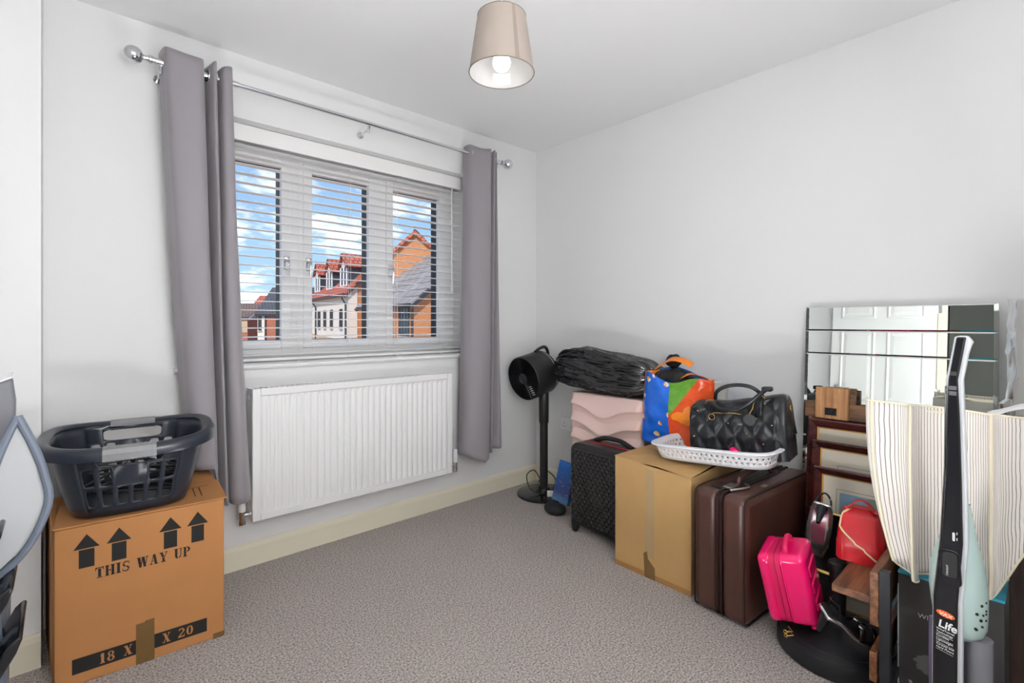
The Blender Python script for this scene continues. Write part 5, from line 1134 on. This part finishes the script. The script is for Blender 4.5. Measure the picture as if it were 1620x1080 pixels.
for k, (a, b_) in enumerate(((0.0463, 0.4587), (0.0382, 0.4387), (0.0451, 0.4232), (0.0370, 0.4016), (0.0532, 0.4649), (0.0532, 0.4448), (0.0486, 0.4356), (0.0532, 0.4217), (0.0474, 0.4078), (0.0532, 0.4371))):
    q = 0.012 if k < 4 else 0.008; x_, z_ = a, b_; cx_ = 0.0012; rr_ = 0.0573 - cx_; yy = 0.065 - 0.050 * math.sqrt(max(0.0, 1 - ((x_ - cx_) / rr_) ** 2))
    nrm = Vector(((x_ - cx_) / rr_ ** 2, (yy - 0.065) / 0.05 ** 2, 0)).normalized()
    MB().lathe([(0.0036 if k < 4 else 0.0026, -0.002), (0.0036 if k < 4 else 0.0026, 0.0012)], 12, (x_, yy, z_), nrm.to_track_quat('Z', 'Y').to_matrix()).build('vent_hole', dark_m, vc)
tr_ = rrect(0.040, 0.088, 0.012, 4)
MB().prism([(-0.0081 + a - b_ * 0.05, 0.0, 0.5435 + b_) for a, b_ in tr_], (0, 0.006, 0)).build('trigger', blackg_m, vc, bevel=0.002)
MB().prism([(-0.0081 + a * 0.72, -0.0035, 0.5513 + b_ * 0.7) for a, b_ in tr_], (0, 0.004, 0)).build('trigger_pad', black_m, vc, bevel=0.0012)
fr_ = (R_(90), 0, 0)
lt_m = M('silver_print', (0.6, 0.6, 0.62), 0.5)
text_mesh('STRAIGHT', 0.0055, lt_m, 'lettering', vc, (-0.0110, -0.0038, 0.5250), (R_(90), R_(-90), 0))
MB().prism([(-0.0017 + a, 0.0034, 0.6207 + b_) for a, b_ in rrect(0.005, 0.021, 0.002, 2)], (0, 0.0004, 0)).build('battery_icon', lt_m, vc)
for k in range(2): MB().box(0.0035, 0.0052, 0.0034, 0.0038, 0.6268 - 0.0139 * k, 0.6330 - 0.0139 * k).build('charge_mark', lt_m, vc)
MB().prism([(-0.0023 + a, 0.0030, 1.0201 + b_) for a, b_ in rrect(0.012, 0.010, 0.002, 2)], (0, 0.001, 0)).build('release_catch', chrome_m, vc)
for k in range(2): MB().prism([(-0.0035 + a, 0.0034, 0.9847 - 0.0131 * k + b_) for a, b_ in rrect(0.014, 0.010, 0.001, 1)], (0, 0.0004, 0)).build('icon_plate', M('icon_grey', (0.10, 0.10, 0.11), 0.4), vc)
ov = [(0.0175 * math.cos(R_(a)), 0.0075 * math.sin(R_(a))) for a in range(0, 360, 15)]
MB().prism([(-0.0168 + a, 0.0032, 0.4240 + b_ - a * 0.18) for a, b_ in ov], (0, 0.0006, 0)).build('badge', M('orange_badge', srgb(222, 92, 40), 0.4), vc)
text_mesh('VAX', 0.011, M('badge_cream', srgb(245, 225, 200), 0.5), 'lettering', vc, (-0.0168, 0.0030, 0.4194), (R_(90), R_(10), 0), bold=0.0003, align='CENTER', sx=1.15)
text_mesh('Life', 0.026, lm_, 'lettering', vc, (-0.0312, 0.0032, 0.3908), (R_(90), R_(9), 0), bold=0.0006, sx=0.95)
for k, (tx, y_) in enumerate((('WindTunnel', 0.3831), ('Technology', 0.3754), ('Cordless', 0.3662), ('Lightweight', 0.3561), ('Carpets and', 0.3453), ('Hard Floors', 0.3376))):
    text_mesh(tx, 0.0068, lm_, 'lettering', vc, (-0.0347, 0.0032, y_), (R_(90), R_(9), 0))
for y_ in (0.3692, 0.3592, 0.3484, 0.3307):
    MB().add([(-0.0347, 0.0033, y_ + 0.0031), (-0.0029, 0.0033, y_ - 0.0037), (-0.0029, 0.0033, y_ - 0.0031), (-0.0347, 0.0033, y_ + 0.0031 + 0.0006)], [(0, 1, 2, 3)]).build('rule_line', lm_, vc)
MB().tube([(-0.0139, 0.05, 0.0), (-0.0139, 0.05, 0.02)], 0.02, 16).box(-0.14, 0.11, -0.03, 0.09, 0.0, 0.05).build('floor_head', black_m, vc, bevel=0.008)
# ================================================================ outside: the street seen through the window
GZ = -2.65
def brick_mat(name, c1, c2, mortar):
    t = NT(name); b_ = t.n('ShaderNodeTexBrick'); co = t.coord('UV'); t.l(co, b_.inputs['Vector'])
    b_.inputs['Color1'].default_value = (*c1, 1); b_.inputs['Color2'].default_value = (*c2, 1); b_.inputs['Mortar'].default_value = (*mortar, 1)
    b_.inputs['Scale'].default_value = 1.0; b_.inputs['Brick Width'].default_value = 0.225; b_.inputs['Row Height'].default_value = 0.075; b_.inputs['Mortar Size'].default_value = 0.010
    t.l(t.mix(0.3, b_.outputs[0], t.mix(t.noise(2.2, co, 3), c1, c2)), t.b.inputs['Base Color']); t.b.inputs['Roughness'].default_value = 0.85; return t.m
def tile_mat(name, c1, c2, row=0.30, col=0.28):
    t = NT(name); uv = t.coord('UV'); b_ = t.n('ShaderNodeTexBrick'); t.l(uv, b_.inputs['Vector']); b_.inputs['Color1'].default_value = (*c1, 1); b_.inputs['Color2'].default_value = (*c2, 1); b_.inputs['Mortar'].default_value = (*[x * 0.35 for x in c1], 1)
    b_.inputs['Scale'].default_value = 1; b_.inputs['Brick Width'].default_value = col; b_.inputs['Row Height'].default_value = row; b_.inputs['Mortar Size'].default_value = 0.035; t.l(b_.outputs[0], t.b.inputs['Base Color']); t.b.inputs['Roughness'].default_value = 0.75; return t.m
br_o = brick_mat('orange_brick', srgb(196, 116, 62), srgb(216, 142, 86), srgb(200, 170, 140)); br_r = brick_mat('red_brick', srgb(170, 88, 58), srgb(190, 108, 74), srgb(180, 150, 130))
rend_m = M('cream_render', srgb(240, 230, 216), 0.85); red_t = tile_mat('red_pantile', srgb(196, 96, 70), srgb(214, 120, 92)); gry_t = tile_mat('grey_slate', srgb(150, 142, 136), srgb(168, 160, 154), 0.55, 0.9); dk_t = tile_mat('dark_slate', srgb(84, 84, 88), srgb(98, 98, 102)); bn_t = tile_mat('brown_tile', srgb(122, 98, 84), srgb(140, 114, 98))
navy_m = M('navy_cladding', srgb(52, 62, 74), 0.5); gut_m = M('dark_gutter', srgb(60, 62, 68), 0.4); fas_m = M('white_fascia', srgb(225, 228, 230), 0.4); wing_m = M('dark_window_glass', (0.05, 0.06, 0.07), 0.08); tanw_m = M('tan_render', srgb(205, 180, 146), 0.85)
class Frame:
    """plan frame of a house: s along the front, w inward, z up"""
    def __init__(s, o, f, g=None):
        s.o = Vector((*o, 0)); s.f = Vector((*f, 0)).normalized(); s.g = Vector((*g, 0)).normalized() if g else Vector((s.f.y, -s.f.x, 0))
    def __call__(s, a, w, z): return s.o + s.f * a + s.g * w + Vector((0, 0, z))
def uvpoly(mb, pts, o3=None):
    """polygon with metric uv"""
    P = [Vector(p) for p in pts]; u = (P[1] - P[0]).normalized(); n_ = u.cross(P[2] - P[0]).normalized(); v = n_.cross(u); base = len(mb.v)
    if abs(u.z) > 0.3: u, v = Vector((u.x, u.y, 0)).normalized(), Vector((0, 0, 1))
    mb.add(P, [tuple(range(len(P)))])
    for k, p in enumerate(P): mb.uv[base + k] = ((p - P[0]).dot(u), (p - P[0]).dot(v))
def house(name, label, F, Ln, Dp, ze, rise, wall, roof, over=0.25, wleft=None, gable_mat=None, gable_strip=0):
    h = thing(name, label, 'building', tuple(F(0, 0, GZ))); o = Vector(F(0, 0, GZ)); q = lambda a, w, z: F(a, w, z) - o
    m_ = MB(); uvpoly(m_, [q(0, 0, GZ), q(Ln, 0, GZ), q(Ln, 0, ze), q(0, 0, ze)]); m_.build('front_wall', wall, h)
    for a in (0, Ln):
        m_ = MB(); uvpoly(m_, [q(a, 0, GZ), q(a, Dp, GZ), q(a, Dp, ze), q(a, Dp / 2, ze + rise), q(a, 0, ze)]); m_.build('gable_wall', gable_mat or wall, h)
    m_ = MB(); uvpoly(m_, [q(0, Dp, GZ), q(Ln, Dp, GZ), q(Ln, Dp, ze), q(0, Dp, ze)]); m_.build('rear_wall', wall, h)
    k = rise / (Dp / 2)
    for w0, w1 in ((-over, Dp / 2), (Dp + over, Dp / 2)):
        z0 = ze - over * k + 0.06; z1 = ze + rise + 0.06; m_ = MB(); uvpoly(m_, [q(-over, w0, z0), q(Ln + over, w0, z0), q(Ln + over, w1, z1), q(-over, w1, z1)]); m_.build('roof_slope', roof, h, solid=0.12, offs=0)
    MB().tube([tuple(q(-over, -over - 0.04, ze - over * k)), tuple(q(Ln + over, -over - 0.04, ze - over * k))], 0.06, 6).build('gutter', gut_m, h)
    for a in (-over, Ln + over):
        m_ = MB()
        for w0, w1 in ((-over, Dp / 2), (Dp + over, Dp / 2)):
            z0 = ze - over * k; z1 = ze + rise; m_.prism([tuple(q(a, w0, z0 - 0.16)), tuple(q(a, w1, z1 - 0.16)), tuple(q(a, w1, z1 + 0.04)), tuple(q(a, w0, z0 + 0.04))], tuple(F.f * 0.04))
        m_.build('verge', fas_m if wleft else gut_m, h)
    return h, q
def win_on(h, q, a0, a1, z0, z1, w=-0.03, frame=gut_m, bars=1):
    o = Vector(q(0, 0, 0)); m_ = MB(); n_ = q(0, -1, 0) - q(0, 0, 0)
    fr = [q(a0, w, z0), q(a1, w, z0), q(a1, w, z1), q(a0, w, z1)]
    f = MB()
    def bar(A, B, t_): f.tube([tuple(A), tuple(B)], t_, 4)
    for i in range(4): bar(fr[i], fr[(i + 1) % 4], 0.06)
    for k in range(bars): a = a0 + (a1 - a0) * (k + 1) / (bars + 1); bar(q(a, w, z0), q(a, w, z1), 0.04)
    fo = f.build('window', frame, h); MB().poly(fr).build('pane', wing_m, fo)
    MB().prism([tuple(q(a0 - 0.1, w - 0.08, z0 - 0.12)), tuple(q(a1 + 0.1, w - 0.08, z0 - 0.12)), tuple(q(a1 + 0.1, 0, z0 - 0.12)), tuple(q(a0 - 0.1, 0, z0 - 0.12))], (0, 0, 0.08)).build('window_ledge', M('stone_ledge', srgb(205, 195, 185), 0.8), h)

# ground
struct(MB().box(-60, 90, W + 0.6, 140, GZ - 0.4, GZ).build('ground', M('asphalt', srgb(150, 120, 100), 0.9, var=(0.4, 0.15))))
# brick cottage with grey roof (nearest, right pane)
F1 = Frame((11.36, 18.75), (0.78, 6.74))
h1, q1 = house('brick_cottage', 'orange brick cottage with pale grey tiled roof in the right window pane', F1, 6.6, 8.6, 2.14, 3.45, br_o, gry_t, 0.28)
win_on(h1, q1, 0.5, 1.5, 0.62, 1.92, bars=2); win_on(h1, q1, 4.6, 5.5, 0.55, 1.9)
MB().tube([tuple(q1(0.0, -0.1, GZ)), tuple(q1(0.0, -0.1, 1.8))], 0.05, 6).build('downpipe', gut_m, h1)
# taller brick gable behind
F2 = Frame((13.35, 25.75), (3.01, -2.77), (0.675, 0.737))
o2 = thing('brick_gable_house', 'tall orange brick gable with red tile edging above the grey cottage roof', 'building', tuple(F2(0, 0, GZ))); O2 = Vector(F2(0, 0, GZ)); q2 = lambda a, w, z: F2(a, w, z) - O2
m_ = MB(); uvpoly(m_, [q2(0, 0, GZ), q2(4.1, 0, GZ), q2(4.1, 0, 4.45), q2(2.05, 0, 6.25), q2(0, 0, 4.45)]); m_.build('gable_wall', br_o, o2)
for a0, a1 in ((-0.35, 2.05), (4.45, 2.05)):
    z0, z1 = 4.22, 6.33
    m_ = MB(); uvpoly(m_, [q2(a0, 2.6, z0), q2(a0, -0.25, z0), q2(a1, -0.25, z1), q2(a1, 2.6, z1)]); m_.build('roof_slope', red_t, o2, solid=0.16, offs=0)
for a in (0, 4.1): m_ = MB(); uvpoly(m_, [q2(a, 0, GZ), q2(a, 2.5, GZ), q2(a, 2.5, 4.45), q2(a, 0, 4.45)]); m_.build('side_wall', br_o, o2)
MB().tube([tuple(q2(2.05, -0.2, 6.40)), tuple(q2(2.05, 2.6, 6.40))], 0.10, 6).build('ridge_tile', red_t, o2)
MB().tube([tuple(q2(3.6, 0.4, 5.0)), tuple(q2(3.6, 0.4, 6.9))], 0.03, 5).tube([tuple(q2(2.9, 0.4, 6.62)), tuple(q2(4.2, 0.4, 6.86))], 0.03, 5).tube([tuple(q2(3.3, 0.2, 6.6)), tuple(q2(3.35, 0.6, 6.95))], 0.02, 5).tube([tuple(q2(3.0, 0.4, 6.45)), tuple(q2(3.1, 0.4, 6.82))], 0.02, 5).build('aerial', M('aerial_grey', (0.3, 0.3, 0.3), 0.5), o2)
# rendered terrace with dormers
F3 = Frame((12.22, 27.45), (1.03, 7.85))
h3, q3 = house('rendered_terrace', 'cream rendered terrace with red tiled dormers in the middle window pane', F3, 8.6, 5.2, 3.02, 2.45, rend_m, red_t, 0.25, gable_mat=br_o)
MB().prism([tuple(q3(-0.02, 0, GZ)), tuple(q3(-0.02, 0.55, GZ)), tuple(q3(-0.02, 0.55, 3.5)), tuple(q3(-0.02, 0, 3.02))], tuple(F3.f * -0.03)).build('gable_quoin', rend_m, h3)
for s_ in (1.0, 3.1, 4.7, 6.2): win_on(h3, q3, s_, s_ + 0.42, 0.95, 1.98, bars=0)
MB().prism([tuple(q3(0, -0.05, GZ)), tuple(q3(8.6, -0.05, GZ)), tuple(q3(8.6, -0.05, 0.45)), tuple(q3(0, -0.05, 0.12))], tuple(F3.g * 0.04)).build('brick_plinth', tanw_m, h3)
for s_ in (0.15, 7.2): MB().tube([tuple(q3(s_, -0.28, 2.9)), tuple(q3(s_, -0.28, 2.6)), tuple(q3(s_, -0.08, 2.3)), tuple(q3(s_, -0.08, GZ))], 0.05, 6).build('downpipe', gut_m, h3)
for s_ in (1.15, 4.4, 7.6):
    w0 = 0.35
    dm = MB(); 
    for a in (s_, s_ + 1.35): dm.poly([q3(a, w0, 3.3), q3(a, w0, 4.62), q3(a, w0 + 2.2, 4.62), q3(a, w0 + 1.0, 3.9)])
    dm.poly([q3(s_, w0, 3.3), q3(s_ + 1.35, w0, 3.3), q3(s_ + 1.35, w0, 4.62), q3(s_, w0, 4.62)]); dmo = dm.build('dormer', navy_m, h3)
    c_ = s_ + 0.675; m2 = MB(); uvpoly(m2, [q3(s_ - 0.2, w0 - 0.2, 4.55), q3(s_ - 0.2, w0 + 3.0, 4.55), q3(c_, w0 + 3.0, 5.42), q3(c_, w0 - 0.2, 5.42)]); uvpoly(m2, [q3(s_ + 1.55, w0 - 0.2, 4.55), q3(s_ + 1.55, w0 + 3.0, 4.55), q3(c_, w0 + 3.0, 5.42), q3(c_, w0 - 0.2, 5.42)])
    m2.build('dormer_roof', red_t, dmo, solid=0.1); MB().poly([q3(s_, w0 - 0.02, 4.6), q3(s_ + 1.35, w0 - 0.02, 4.6), q3(c_, w0 - 0.02, 5.38)]).build('dormer_gable', fas_m, dmo)
    fr = MB()
    for a in (s_ + 0.05, s_ + 0.67, s_ + 1.30): fr.tube([tuple(q3(a, w0 - 0.04, 3.4)), tuple(q3(a, w0 - 0.04, 4.6))], 0.06, 4)
    fr.tube([tuple(q3(s_, w0 - 0.04, 3.45)), tuple(q3(s_ + 1.35, w0 - 0.04, 3.45))], 0.06, 4); fr.build('dormer_window', fas_m, dmo)
# houses at the end of the street (left pane); fronts face down the street towards the window
F4 = Frame((12.35, 45.6), (1.62, -1.48), (0.675, 0.737))
h4, q4 = house('slate_roof_house', 'brick and render house with steep dark slate roof in the left window pane', F4, 4.5, 6.0, 2.0, 2.35, br_r, dk_t, 0.2, wleft=True)
MB().prism([tuple(q4(0.0, -0.05, GZ)), tuple(q4(0.62, -0.05, GZ)), tuple(q4(0.62, -0.05, 1.95)), tuple(q4(0, -0.05, 1.95))], tuple(F4.g * 0.03)).build('render_panel', rend_m, h4)
win_on(h4, q4, 0.12, 0.30, 0.6, 2.0, w=-0.08, bars=0)
MB().tube([tuple(q4(0.68, -0.1, GZ)), tuple(q4(0.68, -0.1, 1.9))], 0.06, 6).build('downpipe', gut_m, h4)
F5 = Frame((13.9, 55.0), (0.76, -0.70), (0.675, 0.737))
h5, q5 = house('red_roof_house', 'narrow white rendered house with red tiled roof in the left window pane', F5, 2.1, 5.5, 2.1, 1.95, rend_m, red_t, 0.1, wleft=True)
MB().prism([tuple(q5(0.95, -0.05, GZ)), tuple(q5(1.5, -0.05, GZ)), tuple(q5(1.5, -0.05, 1.9)), tuple(q5(0.95, -0.05, 1.9))], tuple(F5.g * 0.03)).build('brick_pier', br_r, h5)
F6 = Frame((9.6, 52.2), (1.7, -1.56), (0.675, 0.737))
h6, q6 = house('brown_roof_house', 'brick house with brown tiled roof and white door in the left window pane', F6, 4.0, 6.0, 1.72, 1.3, br_r, bn_t, 0.2, wleft=True)
MB().prism([tuple(q6(0.0, -0.05, 0.35)), tuple(q6(4.0, -0.05, 0.35)), tuple(q6(4.0, -0.05, 1.6)), tuple(q6(0, -0.05, 1.6))], tuple(F6.g * 0.03)).build('render_panel', tanw_m, h6)
MB().prism([tuple(q6(2.25, -0.08, GZ)), tuple(q6(2.95, -0.08, GZ)), tuple(q6(2.95, -0.08, 0.1)), tuple(q6(2.25, -0.08, 0.1))], tuple(F6.g * 0.05)).build('door', fas_m, h6)
win_on(h6, q6, 1.0, 1.5, 0.5, 1.3, w=-0.1, frame=fas_m, bars=0)
MB().tube([tuple(q6(3.2, -0.1, GZ)), tuple(q6(3.2, -0.1, 1.6))], 0.05, 6).build('downpipe', fas_m, h6)
MB().box(-0.25, 0.25, -0.25, 0.25, 0, 1.0).build('chimney', br_r, h6, loc=tuple(q6(1.0, 3.0, 3.0)))
# a tree beyond the brown roof
tr = thing('tree', 'small dark green tree showing above the brown roof house', 'tree', (14.2, 60, GZ))
MB().tube([(0, 0, 0), (0, 0, 3.4)], [0.2, 0.1], 8).build('trunk', M('bark', srgb(80, 66, 54), 0.9), tr)
lv = MB(); random.seed(3)
for k in range(500):
    a, b_, r = random.uniform(0, 6.28), random.uniform(-1, 1), random.uniform(0.4, 1.5) ; p = Vector((r * math.cos(a) * math.sqrt(1 - b_ * b_), r * math.sin(a) * math.sqrt(1 - b_ * b_), 4.0 + r * 0.8 * b_)); u_ = Vector((random.uniform(-1, 1), random.uniform(-1, 1), random.uniform(-1, 1))).normalized() * 0.16; w_ = u_.orthogonal().normalized() * 0.10
    lv.poly([p - u_, p + w_, p + u_, p - w_])
lo = lv.build('foliage', M('leaf_green', srgb(88, 96, 50), 0.7), tr); lo['kind'] = 'stuff'
